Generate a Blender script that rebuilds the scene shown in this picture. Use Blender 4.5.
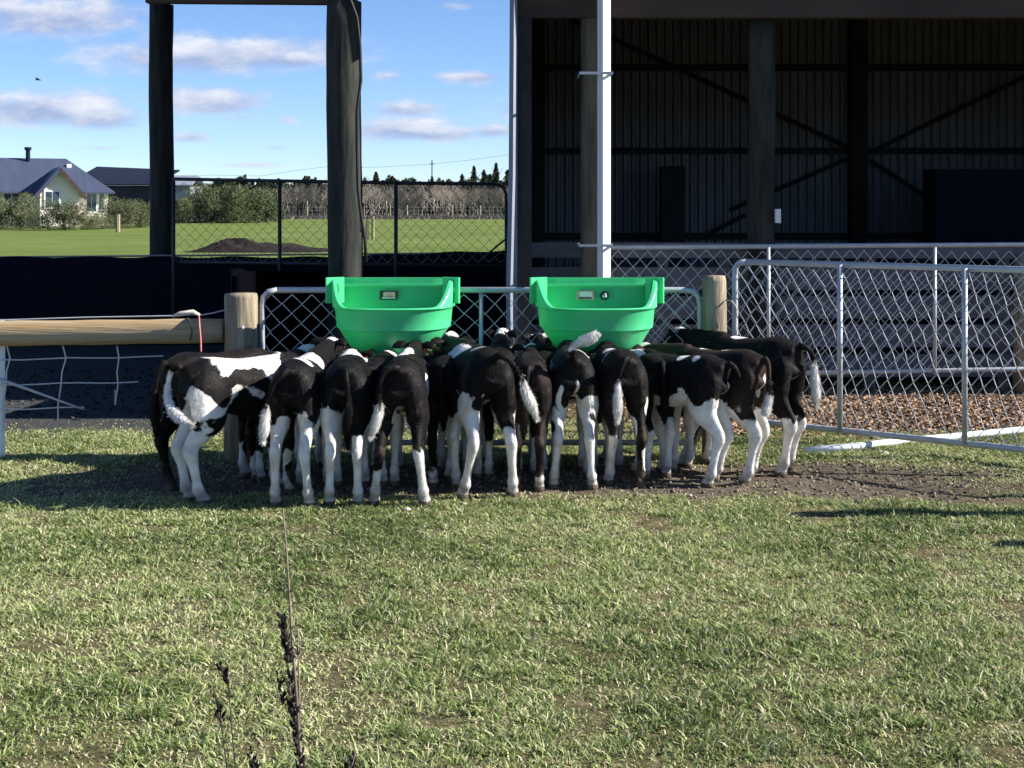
import bpy, bmesh, math, random
import numpy as np
from mathutils import Vector, Matrix, noise as mnoise
R = math.radians
random.seed(7); rng = np.random.default_rng(7)
scene = bpy.context.scene
for o in list(bpy.data.objects): bpy.data.objects.remove(o)
COL = scene.collection

# ------------------------------------------------------------------ camera
F = 1300.0; H = 1.65; HOR = 204.0
cam_d = bpy.data.cameras.new('camera'); cam = bpy.data.objects.new('camera', cam_d); COL.objects.link(cam)
cam.location = (0, 0, H); cam.rotation_euler = (R(90), 0, 0)
cam_d.sensor_width = 36; cam_d.lens = F/1024*36; cam_d.shift_y = -(384-HOR)/1024
cam_d.clip_start = 0.05; cam_d.clip_end = 6000
scene.camera = cam
def px(x, Y): return (x-512)/F*Y
def pz(y, Y): return H-(y-HOR)/F*Y
def gy(y): return H*F/(y-HOR)

# ------------------------------------------------------------------ world, sun, exposure
SUN_EL, SUN_BACK = 32.0, -2.0         # sun to the right, a hair beyond square
sv = Vector((math.cos(R(SUN_EL))*math.cos(R(SUN_BACK)), math.cos(R(SUN_EL))*math.sin(R(SUN_BACK)), math.sin(R(SUN_EL))))
w = bpy.data.worlds.new('World'); scene.world = w; w.use_nodes = True
nt = w.node_tree; nt.nodes.clear(); N = nt.nodes.new; L = nt.links.new
out = N('ShaderNodeOutputWorld')
sky = N('ShaderNodeTexSky'); sky.sky_type = 'NISHITA'; sky.sun_disc = False
sky.sun_elevation = R(SUN_EL); sky.sun_rotation = math.atan2(sv.x, sv.y)
sky.air_density = 1.0; sky.dust_density = 0.0; sky.ozone_density = 3.0; sky.altitude = 2500
bg = N('ShaderNodeBackground'); bg.inputs[1].default_value = 0.07
tint = N('ShaderNodeMixRGB'); tint.blend_type = 'MULTIPLY'; tint.inputs[0].default_value = 1; tint.inputs[2].default_value = (.87, .95, 1.12, 1)
L(sky.outputs[0], tint.inputs[1]); L(tint.outputs[0], bg.inputs[0])
def M_(op, a, b=None, c=None):
    n = N('ShaderNodeMath'); n.operation = op
    for i, v in enumerate((a, b, c)):
        if v is None: continue
        if isinstance(v, (int, float)): n.inputs[i].default_value = v
        else: L(v, n.inputs[i])
    return n.outputs[0]
tc = N('ShaderNodeTexCoord'); sep = N('ShaderNodeSeparateXYZ'); L(tc.outputs['Generated'], sep.inputs[0])
yy = M_('MAXIMUM', sep.outputs[1], 0.02)
u = M_('DIVIDE', sep.outputs[0], yy); v = M_('DIVIDE', sep.outputs[2], yy)
comb = N('ShaderNodeCombineXYZ'); L(M_('MULTIPLY', u, 1.0), comb.inputs[0]); L(M_('MULTIPLY', v, 2.2), comb.inputs[1])
nz = N('ShaderNodeTexNoise'); nz.inputs['Scale'].default_value = 26; nz.inputs['Detail'].default_value = 9; nz.inputs['Roughness'].default_value = .62
L(comb.outputs[0], nz.inputs['Vector'])
nz2 = N('ShaderNodeTexNoise'); nz2.inputs['Scale'].default_value = 9; nz2.inputs['Detail'].default_value = 5
L(comb.outputs[0], nz2.inputs['Vector'])
CL = [(55,16,95,22,1),(0,8,60,16,.9),(215,54,128,20,1),(255,48,60,17,.8),(285,60,70,12,.8),(40,108,92,19,1),(105,118,55,15,.9),(0,100,40,14,.8),(212,101,56,14,1),
      (405,108,46,11,.9),(398,128,62,14,1),(440,133,60,10,.9),(490,131,40,10,.8),(470,77,44,9,.8),(188,137,34,9,.7),(385,76,30,9,.45),(275,148,26,6,.3),(240,117,30,7,.35),(286,120,22,7,.45),
      (130,124,34,8,.5),(455,6,30,9,.45),(100,148,60,7,.25),(250,165,70,6,.25),(70,6,40,10,.5),(560,110,70,14,.9),(700,60,110,18,.9),(-120,60,100,24,.9),(880,120,120,20,.9),(1150,70,120,24,.9),(-60,130,80,12,.6)]
field = None; hi = None
for cx, cy, a, b, s in CL:
    du = M_('DIVIDE', M_('SUBTRACT', u, (cx-512)/F), a/F)
    dv = M_('DIVIDE', M_('SUBTRACT', v, (HOR-cy)/F), b/F)
    d = M_('SUBTRACT', s, M_('SQRT', M_('ADD', M_('MULTIPLY', du, du), M_('MULTIPLY', dv, dv))))
    lit = M_('ADD', M_('MULTIPLY', dv, .35), M_('MULTIPLY', d, .4))
    field = d if field is None else M_('MAXIMUM', field, d)
    hi = M_('MULTIPLY_ADD', M_('MAXIMUM', d, 0.0), dv, 0.0) if hi is None else M_('ADD', hi, M_('MULTIPLY', M_('MAXIMUM', d, 0.0), dv))
fn = M_('ADD', field, M_('MULTIPLY', M_('SUBTRACT', nz.outputs[0], .50), 2.0))
fn = M_('ADD', fn, M_('MULTIPLY', M_('SUBTRACT', nz2.outputs[0], .5), 1.0))
mr = N('ShaderNodeMapRange'); mr.interpolation_type = 'SMOOTHSTEP'; L(fn, mr.inputs[0])
mr.inputs[1].default_value = -.36; mr.inputs[2].default_value = .66; mr.inputs[3].default_value = 0; mr.inputs[4].default_value = .92
sh = N('ShaderNodeMapRange'); L(M_('ADD', M_('MULTIPLY', hi, 1.3), M_('MULTIPLY', M_('SUBTRACT', nz.outputs[0], .5), 2.2)), sh.inputs[0])
sh.inputs[1].default_value = -.35; sh.inputs[2].default_value = .55
cm = N('ShaderNodeMixRGB'); L(sh.outputs[0], cm.inputs[0]); cm.inputs[1].default_value = (.18,.22,.33,1); cm.inputs[2].default_value = (.40,.41,.45,1)
bg2 = N('ShaderNodeBackground'); L(cm.outputs[0], bg2.inputs[0]); bg2.inputs[1].default_value = 1.0
mix = N('ShaderNodeMixShader'); front = M_('GREATER_THAN', sep.outputs[1], .05); above = M_('GREATER_THAN', sep.outputs[2], .0)
L(M_('MULTIPLY', M_('MULTIPLY', mr.outputs[0], front), above), mix.inputs[0]); L(bg.outputs[0], mix.inputs[1]); L(bg2.outputs[0], mix.inputs[2]); L(mix.outputs[0], out.inputs[0])

sd = bpy.data.lights.new('sun', 'SUN'); sd.energy = 4.8; sd.angle = R(.5); sd.color = (1, .96, .89)
so = bpy.data.objects.new('sun', sd); COL.objects.link(so); so.rotation_euler = (-sv).to_track_quat('-Z', 'Y').to_euler()
scene.view_settings.view_transform = 'Standard'; scene.view_settings.look = 'None'
scene.view_settings.exposure = 1.16; scene.view_settings.gamma = 1
scene.render.engine = 'CYCLES'
scene.cycles.max_bounces = 6

# ------------------------------------------------------------------ materials
def mat(name, c1, c2=None, scale=8, rough=.7, bump=0, bscale=None, metal=0, stretch=(1,1,1), detail=6, attr=None, spec=.3, coords='Object', w3=None, transl=0):
    m = bpy.data.materials.new(name); m.use_nodes = True; t = m.node_tree; p = t.nodes['Principled BSDF']
    p.inputs['Roughness'].default_value = rough; p.inputs['Metallic'].default_value = metal; p.inputs['Specular IOR Level'].default_value = spec
    c2 = c2 or tuple(x*.7 for x in c1)
    tcn = t.nodes.new('ShaderNodeTexCoord'); mp = t.nodes.new('ShaderNodeMapping'); mp.inputs['Scale'].default_value = stretch
    t.links.new(tcn.outputs[coords], mp.inputs[0])
    n1 = t.nodes.new('ShaderNodeTexNoise'); n1.inputs['Scale'].default_value = scale; n1.inputs['Detail'].default_value = detail; n1.inputs['Roughness'].default_value = .65
    t.links.new(mp.outputs[0], n1.inputs['Vector'])
    rp = t.nodes.new('ShaderNodeValToRGB'); rp.color_ramp.elements[0].position = .32; rp.color_ramp.elements[1].position = .68
    rp.color_ramp.elements[0].color = (*c1, 1); rp.color_ramp.elements[1].color = (*c2, 1)
    if w3:
        e = rp.color_ramp.elements.new(.5); e.color = (*w3, 1)
    fac = n1.outputs[0]
    if attr:
        at = t.nodes.new('ShaderNodeAttribute'); at.attribute_name = attr; fac = at.outputs['Fac']
    t.links.new(fac, rp.inputs[0]); t.links.new(rp.outputs[0], p.inputs['Base Color'])
    if bump:
        n2 = t.nodes.new('ShaderNodeTexNoise'); n2.inputs['Scale'].default_value = bscale or scale*3; n2.inputs['Detail'].default_value = 5
        t.links.new(mp.outputs[0], n2.inputs['Vector'])
        b = t.nodes.new('ShaderNodeBump'); b.inputs['Strength'].default_value = min(1, bump); b.inputs['Distance'].default_value = .01
        t.links.new(n2.outputs[0], b.inputs['Height']); t.links.new(b.outputs[0], p.inputs['Normal'])
    if transl:
        tr = t.nodes.new('ShaderNodeBsdfTranslucent'); t.links.new(rp.outputs[0], tr.inputs[0])
        mx = t.nodes.new('ShaderNodeMixShader'); mx.inputs[0].default_value = transl
        t.links.new(p.outputs[0], mx.inputs[1]); t.links.new(tr.outputs[0], mx.inputs[2]); t.links.new(mx.outputs[0], t.nodes['Material Output'].inputs[0])
    return m
MT = dict(
 log = mat('weathered_log', (.06,.052,.038), (.17,.14,.10), 14, .85, .6, 30, stretch=(1,1,.12)),
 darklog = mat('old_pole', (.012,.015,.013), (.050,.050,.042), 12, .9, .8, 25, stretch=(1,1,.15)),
 postwood = mat('post_wood', (.13,.10,.07), (.40,.33,.22), 16, .85, .9, 45, stretch=(1,1,.12)),
 rail = mat('rail_wood', (.34,.22,.10), (.46,.39,.27), 7, .8, .9, 40, stretch=(.10,1,2.2)),
 board = mat('yard_board', (.085,.09,.10), (.165,.165,.17), 5, .9, .5, 30, stretch=(.1,1,1)),
 beam = mat('beam_wood', (.05,.034,.026), (.085,.06,.045), 4, .9, .4, 20, stretch=(.15,1,1)),
 galv = mat('galvanised_pipe', (.40,.42,.44), (.52,.54,.56), 14, .5, .1, metal=.35, spec=.5),
 galvwire = mat('galvanised_wire', (.50,.51,.52), (.60,.61,.62), 14, .5, metal=.2, spec=.5),
 darkpipe = mat('painted_pipe', (.03,.032,.035), (.05,.05,.055), 10, .5),
 darkwire = mat('rusty_wire', (.26,.26,.25), (.34,.33,.31), 10, .7),
 white = mat('white_paint', (.74,.75,.76), (.82,.82,.82), 6, .5, .1, stretch=(1,1,.2)),
 iron = mat('corrugated_iron', (.16,.175,.21), (.26,.285,.34), 2.2, .6, .05, stretch=(3,1,.3), metal=.1),
 ironout = mat('iron_outside', (.22,.24,.29), (.27,.29,.34), 2, .6, metal=.1),
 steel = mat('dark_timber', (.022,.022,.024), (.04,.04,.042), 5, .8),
 cloth = mat('windbreak_cloth', (.006,.007,.012), (.010,.012,.020), 14, .95, .3, 60, spec=.05),
 screen = mat('shade_sheet_black', (.0015,.0015,.003), (.003,.003,.005), 14, 1, 0, spec=0),  # extra black, for the cloth sheet added to shade the left yard
 hose = mat('black_hose', (.012,.012,.014), (.02,.02,.02), 8, .6),
 green = mat('green_plastic', (.085,.68,.28), (.12,.74,.34), 3, .42, .12, 18, spec=.5, transl=.27),
 teat = mat('red_rubber', (.5,.09,.05), (.4,.07,.04), 20, .5),
 stick = mat('sticker_dark', (.03,.04,.035), (.05,.06,.05), 20, .5),
 sticko = mat('sticker_orange', (.62,.22,.12), (.7,.6,.5), 60, .5),
 stickw = mat('sticker_white', (.7,.72,.68), (.6,.65,.6), 60, .5),
 eye = mat('eye', (.01,.008,.007), (.012,.01,.01), 20, .1, spec=.6),
 hoofm = mat('hoof_horn', (.05,.045,.04), (.12,.10,.08), 30, .6, .3),
 bark = mat('wood_chip', (.04,.026,.018), (.38,.26,.17), attr='rnd', rough=.9, w3=(.17,.095,.055), spec=.1),
 clod = mat('soil_clod', (.10,.080,.060), (.23,.19,.15), attr='rnd', rough=1, spec=.05),
 rubble = mat('shade_dark_rubble', (.022,.021,.020), (.075,.073,.070), attr='rnd', rough=1, spec=.05),  # stones coloured darker to stand in for the yard's shade
 stone = mat('pale_stone', (.42,.38,.32), (.55,.50,.43), 12, .9, .5),
 housewall = mat('cream_wall', (.80,.70,.59), (.86,.77,.67), 1, .9),
 houseroof = mat('blue_roof', (.050,.062,.100), (.066,.080,.128), .6, .5, stretch=(4,.3,1)),
 trim = mat('trim_white', (.7,.7,.7), (.78,.78,.78), 2, .6),
 glass = mat('window_glass', (.03,.05,.07), (.06,.09,.12), 1, .08, spec=.8),
 farshed = mat('dark_cladding', (.014,.018,.034), (.02,.026,.045), 1, .9, spec=.05),
 mound = mat('dark_compost', (.013,.010,.009), (.036,.028,.025), 1.6, 1, 1, 6, spec=.05),
 olive = mat('olive_leaf', (.055,.068,.030), (.155,.165,.085), attr='rnd', rough=.75, spec=.2),
 grove = mat('dull_green_leaf', (.045,.060,.022), (.135,.15,.065), attr='rnd', rough=.75, spec=.2),
 conif = mat('conifer_leaf', (.016,.026,.014), (.05,.062,.032), attr='rnd', rough=.8, spec=.1),
 twig = mat('bare_twig', (.17,.14,.115), (.34,.295,.25), attr='rnd', rough=.9, spec=.1),
 bark2 = mat('tree_bark', (.07,.055,.04), (.12,.10,.08), 3, .9),
 weedd = mat('dry_seed_head', (.018,.013,.014), (.06,.045,.045), attr='rnd', rough=.9, spec=.1),
 weeds = mat('dry_stem', (.16,.12,.09), (.30,.23,.17), 60, .8),
 bird = mat('bird_dark', (.02,.02,.02), (.03,.03,.03), 9, .8),
 ceramic = mat('insulator', (.75,.68,.6), (.6,.45,.35), 40, .4),
 tape = mat('pink_twine', (.75,.16,.14), (.85,.35,.3), 30, .7),
)
# grass blade material with green-to-straw variation
def grass_mat():
    m = bpy.data.materials.new('grass_blade'); m.use_nodes = True; t = m.node_tree; p = t.nodes['Principled BSDF']
    at = t.nodes.new('ShaderNodeAttribute'); at.attribute_name = 'rnd'
    rp = t.nodes.new('ShaderNodeValToRGB'); cr = rp.color_ramp
    cr.elements[0].position = 0; cr.elements[0].color = (.10,.145,.04,1)
    cr.elements[1].position = 1; cr.elements[1].color = (.66,.57,.38,1)
    for q, c in ((.35,(.275,.35,.105)),(.62,(.46,.51,.21)),(.80,(.62,.585,.36))):
        e = cr.elements.new(q); e.color = (*c,1)
    t.links.new(at.outputs['Fac'], rp.inputs[0]); t.links.new(rp.outputs[0], p.inputs['Base Color'])
    p.inputs['Roughness'].default_value = .55; p.inputs['Specular IOR Level'].default_value = .35
    tr = t.nodes.new('ShaderNodeBsdfTranslucent'); t.links.new(rp.outputs[0], tr.inputs[0])
    mx = t.nodes.new('ShaderNodeMixShader'); mx.inputs[0].default_value = .38
    t.links.new(p.outputs[0], mx.inputs[1]); t.links.new(tr.outputs[0], mx.inputs[2]); t.links.new(mx.outputs[0], t.nodes['Material Output'].inputs[0])
    return m
MT['grass'] = grass_mat()

# ------------------------------------------------------------------ mesh helpers
class MB:
    def __init__(s): s.v = []; s.f = []; s.r = []; s.cur = .5
    def add(s, vs, fs):
        b = len(s.v); s.v += [tuple(p) for p in vs]; s.f += [tuple(b+i for i in q) for q in fs]; s.r += [s.cur]*len(vs)
    def box(s, c, d, rot=None):
        hx, hy, hz = d[0]/2, d[1]/2, d[2]/2; c = Vector(c)
        vs = [Vector((x, y, z)) for x in (-hx, hx) for y in (-hy, hy) for z in (-hz, hz)]
        if rot is not None: vs = [rot @ p for p in vs]
        s.add([c+p for p in vs], [(0,1,3,2),(4,6,7,5),(0,4,5,1),(2,3,7,6),(0,2,6,4),(1,5,7,3)])
    def tube(s, pts, r, n=6, caps=True, wob=0):
        pts = [Vector(p) for p in pts]; rs = r if isinstance(r, (list, tuple)) else [r]*len(pts)
        vs = []; up = None
        for i, p in enumerate(pts):
            t = (pts[min(i+1, len(pts)-1)]-pts[max(i-1, 0)]).normalized()
            if up is None: up = t.orthogonal().normalized()
            uu = (up-t*up.dot(t)).normalized(); up = uu; ww = t.cross(uu)
            for k in range(n):
                a = 2*math.pi*k/n; rr = rs[i]*(1+wob*(random.random()-.5))
                vs.append(p+uu*math.cos(a)*rr+ww*math.sin(a)*rr)
        fs = [(i*n+k, i*n+(k+1) % n, (i+1)*n+(k+1) % n, (i+1)*n+k) for i in range(len(pts)-1) for k in range(n)]
        if caps: fs += [tuple(range(n))[::-1], tuple(range((len(pts)-1)*n, len(pts)*n))]
        s.add(vs, fs)
    def ring(s, c, r, tr, n=20, m=6, axis='z'):
        pts = []
        for k in range(n+1):
            a = 2*math.pi*k/n
            pts.append(Vector(c)+(Vector((math.cos(a)*r, math.sin(a)*r, 0)) if axis == 'z' else Vector((math.cos(a)*r, 0, math.sin(a)*r))))
        s.tube(pts, tr, m, False)
    def blob(s, c, r, n=8, m=6, jit=0):
        vs = [(c[0], c[1], c[2]-r[2])]; fs = []
        for j in range(1, m):
            for k in range(n):
                a = 2*math.pi*k/n; b = -math.pi/2+math.pi*j/m; q = 1+jit*(random.random()-.5)
                vs.append((c[0]+r[0]*q*math.cos(a)*math.cos(b), c[1]+r[1]*q*math.sin(a)*math.cos(b), c[2]+r[2]*q*math.sin(b)))
        vs.append((c[0], c[1], c[2]+r[2])); e = len(vs)-1
        for k in range(n):
            fs.append((0, 1+(k+1) % n, 1+k)); fs.append((e, 1+(m-2)*n+k, 1+(m-2)*n+(k+1) % n))
            for j in range(m-2): fs.append((1+j*n+k, 1+j*n+(k+1) % n, 1+(j+1)*n+(k+1) % n, 1+(j+1)*n+k))
        s.add(vs, fs)
    def build(s, name, m, parent=None, smooth=False, rnd=False):
        me = bpy.data.meshes.new(name); me.from_pydata(s.v, [], s.f)
        if smooth: me.polygons.foreach_set('use_smooth', [True]*len(me.polygons))
        if rnd: a = me.attributes.new('rnd', 'FLOAT', 'POINT'); a.data.foreach_set('value', s.r)
        me.materials.append(MT[m] if isinstance(m, str) else m); me.update()
        return link(name, me, parent)
def link(name, me, parent=None):
    o = bpy.data.objects.new(name, me); COL.objects.link(o)
    if parent: o.parent = parent
    return o
def npmesh(name, V, faces_flat, starts, m, rnd=None, smooth=False):
    me = bpy.data.meshes.new(name); me.vertices.add(len(V)); me.vertices.foreach_set('co', V.astype(np.float32).ravel())
    me.loops.add(len(faces_flat)); me.loops.foreach_set('vertex_index', faces_flat.astype(np.int32))
    me.polygons.add(len(starts)); me.polygons.foreach_set('loop_start', starts.astype(np.int32))
    me.update(calc_edges=True)
    if smooth: me.polygons.foreach_set('use_smooth', [True]*len(me.polygons))
    if rnd is not None: a = me.attributes.new('rnd', 'FLOAT', 'POINT'); a.data.foreach_set('value', rnd.astype(np.float32))
    me.materials.append(MT[m] if isinstance(m, str) else m); me.validate(); return me
def tag(o, label=None, cat=None, group=None, kind=None):
    if label: o['label'] = label
    if cat: o['category'] = cat
    if group: o['group'] = group
    if kind: o['kind'] = kind
    return o
def thing(name, loc, label, cat, group=None, rz=0):
    o = bpy.data.objects.new(name, None); COL.objects.link(o); o.location = loc; o.rotation_euler = (0, 0, rz); o.empty_display_size = .1
    return tag(o, label, cat, group)
def wrap(cut):      # shift world coordinates into the frame of an Empty at loc
    return cut
def chain(mb, P, U, width, z0, h, dw, dh, r, wob=.004, sag=0, n=4, shear=0):
    P = Vector(P); U = Vector(U).normalized(); Nn = Vector((-U.y, U.x, 0))
    nc = int(width/(dw/2)); nk = int(h/(dh/2))
    sd = random.random()*50
    for i in range(nc):
        pts = []
        for k in range(nk+1):
            z = z0+k*dh/2+(h-nk*dh/2)/2
            xx = i*dw/2+((k+i) % 2)*dw/2
            q = mnoise.noise_vector(Vector((xx*2.5+sd, z*2.5, sd)))*.012
            xx = xx+shear*(z-z0-h/2)*math.sin(math.pi*max(0, min(1, xx/width)))+q.x*2+random.uniform(-wob, wob)
            xx = max(.004, min(width-.004, xx))
            pts.append(P+U*xx+Nn*((-1)**k*.004)+Vector((0, 0, max(z0, min(z0+h, z+q.y*1.6+random.uniform(-wob, wob))))))
        mb.tube(pts, r, n, True)
def fbm(x, y, s, o=4, sd=0):
    v = 0; a = 1; t = 0
    for i in range(o):
        v += a*mnoise.noise(Vector((x*s, y*s, sd+i*7.3))); t += a; a *= .5; s *= 2.1
    return v/t

# ------------------------------------------------------------------ ground (one sheet to the horizon)
def sm(a, b, x): t = max(0, min(1, (x-a)/(b-a))); return t*t*(3-2*t)
def cover(x, y):
    """mud, bark, yard gravel amounts"""
    n = fbm(x, y, 1.3, 3, 4)*.55
    # trodden earth under and around the calves
    yc = 7.78+.0*x
    halfw = .40
    mud = 1-sm(halfw-.12, halfw+.28, abs(y-yc)+n*.35)
    mud *= sm(-3.6, -2.0, x+n*.5)*(1-.55*sm(2.2, 3.2, x))
    mud = max(mud, (1-sm(.0, .30, abs(y-(7.5-.24*(x-1.5)))+n*.5))*sm(1.2, 1.8, x)*.9)      # trodden strip running right
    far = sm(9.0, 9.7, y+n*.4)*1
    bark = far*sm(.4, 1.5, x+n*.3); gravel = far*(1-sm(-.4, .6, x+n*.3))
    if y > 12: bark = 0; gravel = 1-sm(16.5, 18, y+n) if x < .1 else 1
    return mud, bark, gravel
def gh(x, y):
    if y > 30 or abs(x) > 20: return 0.0
    m = cover(x, y)[0]
    k = 1-sm(14, 22, y)
    return k*(.016*fbm(x, y, 1.1, 2, 9)+(.006+.016*m)*fbm(x, y, 7, 3, 2)+.030*m*min(0, fbm(x, y, 3.1, 2, 31)))
def axis(lo, hi, d, far):
    a = list(np.arange(lo, hi+d/2, d)); s = d; x = hi
    while x < far: s *= 1.35; x += s; a.append(x)
    s = d; x = lo; b = []
    while x > -far: s *= 1.35; x -= s; b.append(x)
    return b[::-1]+a
xs = axis(-5.5, 5.5, .045, 2600); ys = axis(3.0, 12.5, .045, 2600)
nx, ny = len(xs), len(ys); V = np.zeros((nx*ny, 3)); CA = np.zeros((nx*ny, 4)); CA[:, 3] = 1
i = 0
for y in ys:
    for x in xs:
        if -9 < x < 9 and 1 < y < 21:
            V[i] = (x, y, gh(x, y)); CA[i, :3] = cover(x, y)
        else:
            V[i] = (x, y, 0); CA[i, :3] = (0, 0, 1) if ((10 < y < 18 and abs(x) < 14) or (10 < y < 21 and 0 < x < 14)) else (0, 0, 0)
        i += 1
I = np.arange(nx*ny).reshape(ny, nx)
q = np.stack([I[:-1, :-1], I[:-1, 1:], I[1:, 1:], I[1:, :-1]], -1).reshape(-1, 4)
def ground_mat():
    m = bpy.data.materials.new('ground'); m.use_nodes = True; t = m.node_tree; p = t.nodes['Principled BSDF']; n = t.nodes.new; l = t.links.new
    p.inputs['Roughness'].default_value = 1; p.inputs['Specular IOR Level'].default_value = .05
    tcn = n('ShaderNodeTexCoord')
    def ns(sc, det=6, ro=.65):
        a = n('ShaderNodeTexNoise'); a.inputs['Scale'].default_value = sc; a.inputs['Detail'].default_value = det; a.inputs['Roughness'].default_value = ro; l(tcn.outputs['Object'], a.inputs['Vector']); return a.outputs[0]
    def rmp(f, *st):
        r = n('ShaderNodeValToRGB'); e = r.color_ramp.elements
        e[0].position, e[0].color = st[0][0], (*st[0][1], 1); e[1].position, e[1].color = st[-1][0], (*st[-1][1], 1)
        for s_ in st[1:-1]: z = e.new(s_[0]); z.color = (*s_[1], 1)
        l(f, r.inputs[0]); return r.outputs[0]
    def mx(f, a, b): r = n('ShaderNodeMixRGB'); l(f, r.inputs[0]); l(a, r.inputs[1]); l(b, r.inputs[2]); return r.outputs[0]
    near = rmp(ns(14), (.3,(.045,.042,.022)), (.5,(.13,.11,.055)), (.7,(.26,.22,.12)))
    fieldc = rmp(ns(.12, 8, .7), (.3,(.115,.155,.040)), (.5,(.145,.185,.052)), (.7,(.19,.225,.075)))
    fine = rmp(ns(2.5, 6, .8), (.3,(.72,.75,.7)), (.7,(1.1,1.1,1.0)))
    mm = n('ShaderNodeMixRGB'); mm.blend_type = 'MULTIPLY'; mm.inputs[0].default_value = 1; l(fieldc, mm.inputs[1]); l(fine, mm.inputs[2])
    sp = n('ShaderNodeSeparateXYZ'); l(tcn.outputs['Object'], sp.inputs[0])
    mr = n('ShaderNodeMapRange'); l(sp.outputs[1], mr.inputs[0]); mr.inputs[1].default_value = 13; mr.inputs[2].default_value = 22
    base = mx(mr.outputs[0], near, mm.outputs[0])
    mud = rmp(ns(18, 8, .7), (.3,(.06,.046,.034)), (.52,(.135,.108,.080)), (.7,(.25,.21,.165)))
    barkc = rmp(ns(30, 8, .8), (.3,(.05,.028,.02)), (.5,(.14,.08,.05)), (.7,(.32,.22,.15)))
    grav = rmp(ns(20, 8, .8), (.3,(.030,.031,.032)), (.5,(.060,.062,.06)), (.72,(.12,.12,.12)))  # dark gravel tone carries the left yard's shade in its colour
    at = n('ShaderNodeAttribute'); at.attribute_name = 'cover'; sc = n('ShaderNodeSeparateColor'); l(at.outputs['Color'], sc.inputs[0])
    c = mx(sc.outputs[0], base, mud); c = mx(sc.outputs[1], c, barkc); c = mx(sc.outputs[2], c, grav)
    l(c, p.inputs['Base Color'])
    b = n('ShaderNodeBump'); b.inputs['Strength'].default_value = 1; b.inputs['Distance'].default_value = .02; l(ns(26, 8, .75), b.inputs['Height']); l(b.outputs[0], p.inputs['Normal'])
    return m
gme = npmesh('ground', V, q.ravel(), np.arange(len(q))*4, ground_mat(), smooth=True)
ca = gme.attributes.new('cover', 'FLOAT_COLOR', 'POINT'); ca.data.foreach_set('color', CA.astype(np.float32).ravel())
tag(link('ground', gme), kind='structure')

# ------------------------------------------------------------------ grass (blades over the near paddock)
def grass():
    dens = 16000; X0, X1, Y0, Y1 = -5.2, 5.0, 3.1, 9.9
    n = int((X1-X0)*(Y1-Y0)*dens*1.0)
    P = np.stack([rng.uniform(X0, X1, n), rng.uniform(Y0, Y1, n)], 1)
    P = P[(np.abs(P[:, 0]) < P[:, 1]*.394+1.0)]
    # coverage lookups on a coarse grid
    gxs = np.arange(X0, X1+.06, .06); gys = np.arange(Y0, Y1+.06, .06)
    G = np.zeros((len(gys), len(gxs), 5))
    for j, y in enumerate(gys):
        for k, x in enumerate(gxs):
            c = cover(x, y); G[j, k] = (max(c), gh(x, y), fbm(x, y, 2.2, 4, 21), fbm(x, y, .7, 3, 44), fbm(x, y, 6.5, 2, 60))
    ji = ((P[:, 1]-Y0)/.06).astype(int); ki = ((P[:, 0]-X0)/.06).astype(int); g = G[ji, ki]
    bare = np.clip((-g[:, 2]-.16)*4.0, 0, .75)
    pk = np.clip(1-g[:, 0]*1.05, .04, 1)*(1-bare)*np.clip(.9+g[:, 4]*1.1, .35, 1)
    keep = rng.random(len(P)) < pk; P = P[keep]; g = g[keep]; n = len(P)
    hgt = rng.uniform(.007, .026, n)*(1+1.1*g[:, 2]+1.3*g[:, 4]); hgt *= np.where(rng.random(n) < .03, 1.8, 1); hgt = np.clip(hgt, .01, .09)
    hgt *= 1-.4*np.clip(g[:, 0], 0, 1)
    wd = rng.uniform(.0014, .0036, n)*(1+P[:, 1]*.06)
    a = rng.uniform(0, 2*np.pi, n); la = rng.uniform(0, 2*np.pi, n); ln = rng.uniform(.3, 1.9, n)*hgt
    sx, sy = np.cos(a)*wd, np.sin(a)*wd; lx, ly = np.cos(la)*ln, np.sin(la)*ln; z0 = g[:, 1]-.003
    Vv = np.zeros((n, 5, 3))
    Vv[:, 0] = np.stack([P[:, 0]-sx, P[:, 1]-sy, z0], 1); Vv[:, 1] = np.stack([P[:, 0]+sx, P[:, 1]+sy, z0], 1)
    Vv[:, 2] = np.stack([P[:, 0]+sx*.8+lx*.35, P[:, 1]+sy*.8+ly*.35, z0+hgt*.6], 1)
    Vv[:, 3] = np.stack([P[:, 0]-sx*.8+lx*.35, P[:, 1]-sy*.8+ly*.35, z0+hgt*.6], 1)
    Vv[:, 4] = np.stack([P[:, 0]+lx, P[:, 1]+ly, z0+hgt*.95], 1)
    b = np.arange(n)[:, None]*5
    fl = np.concatenate([b+0, b+1, b+2, b+3, b+3, b+2, b+4], 1).ravel()
    st = (np.arange(n)[:, None]*7+np.array([[0, 4]])).ravel()
    col = np.clip(.40+.30*rng.standard_normal(n)*.75-g[:, 3]*.6-g[:, 2]*.5-g[:, 4]*.35+g[:, 0]*.2, 0, 1)
    dry = rng.random(n) < .15; col[dry] = rng.uniform(.78, 1, dry.sum())
    r = np.repeat(col, 5)
    tag(link('paddock_grass', npmesh('paddock_grass', Vv.reshape(-1, 3), fl, st, 'grass', r)), 'short patchy green and straw coloured grass covering the paddock', 'grass', kind='stuff')
grass()
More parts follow.
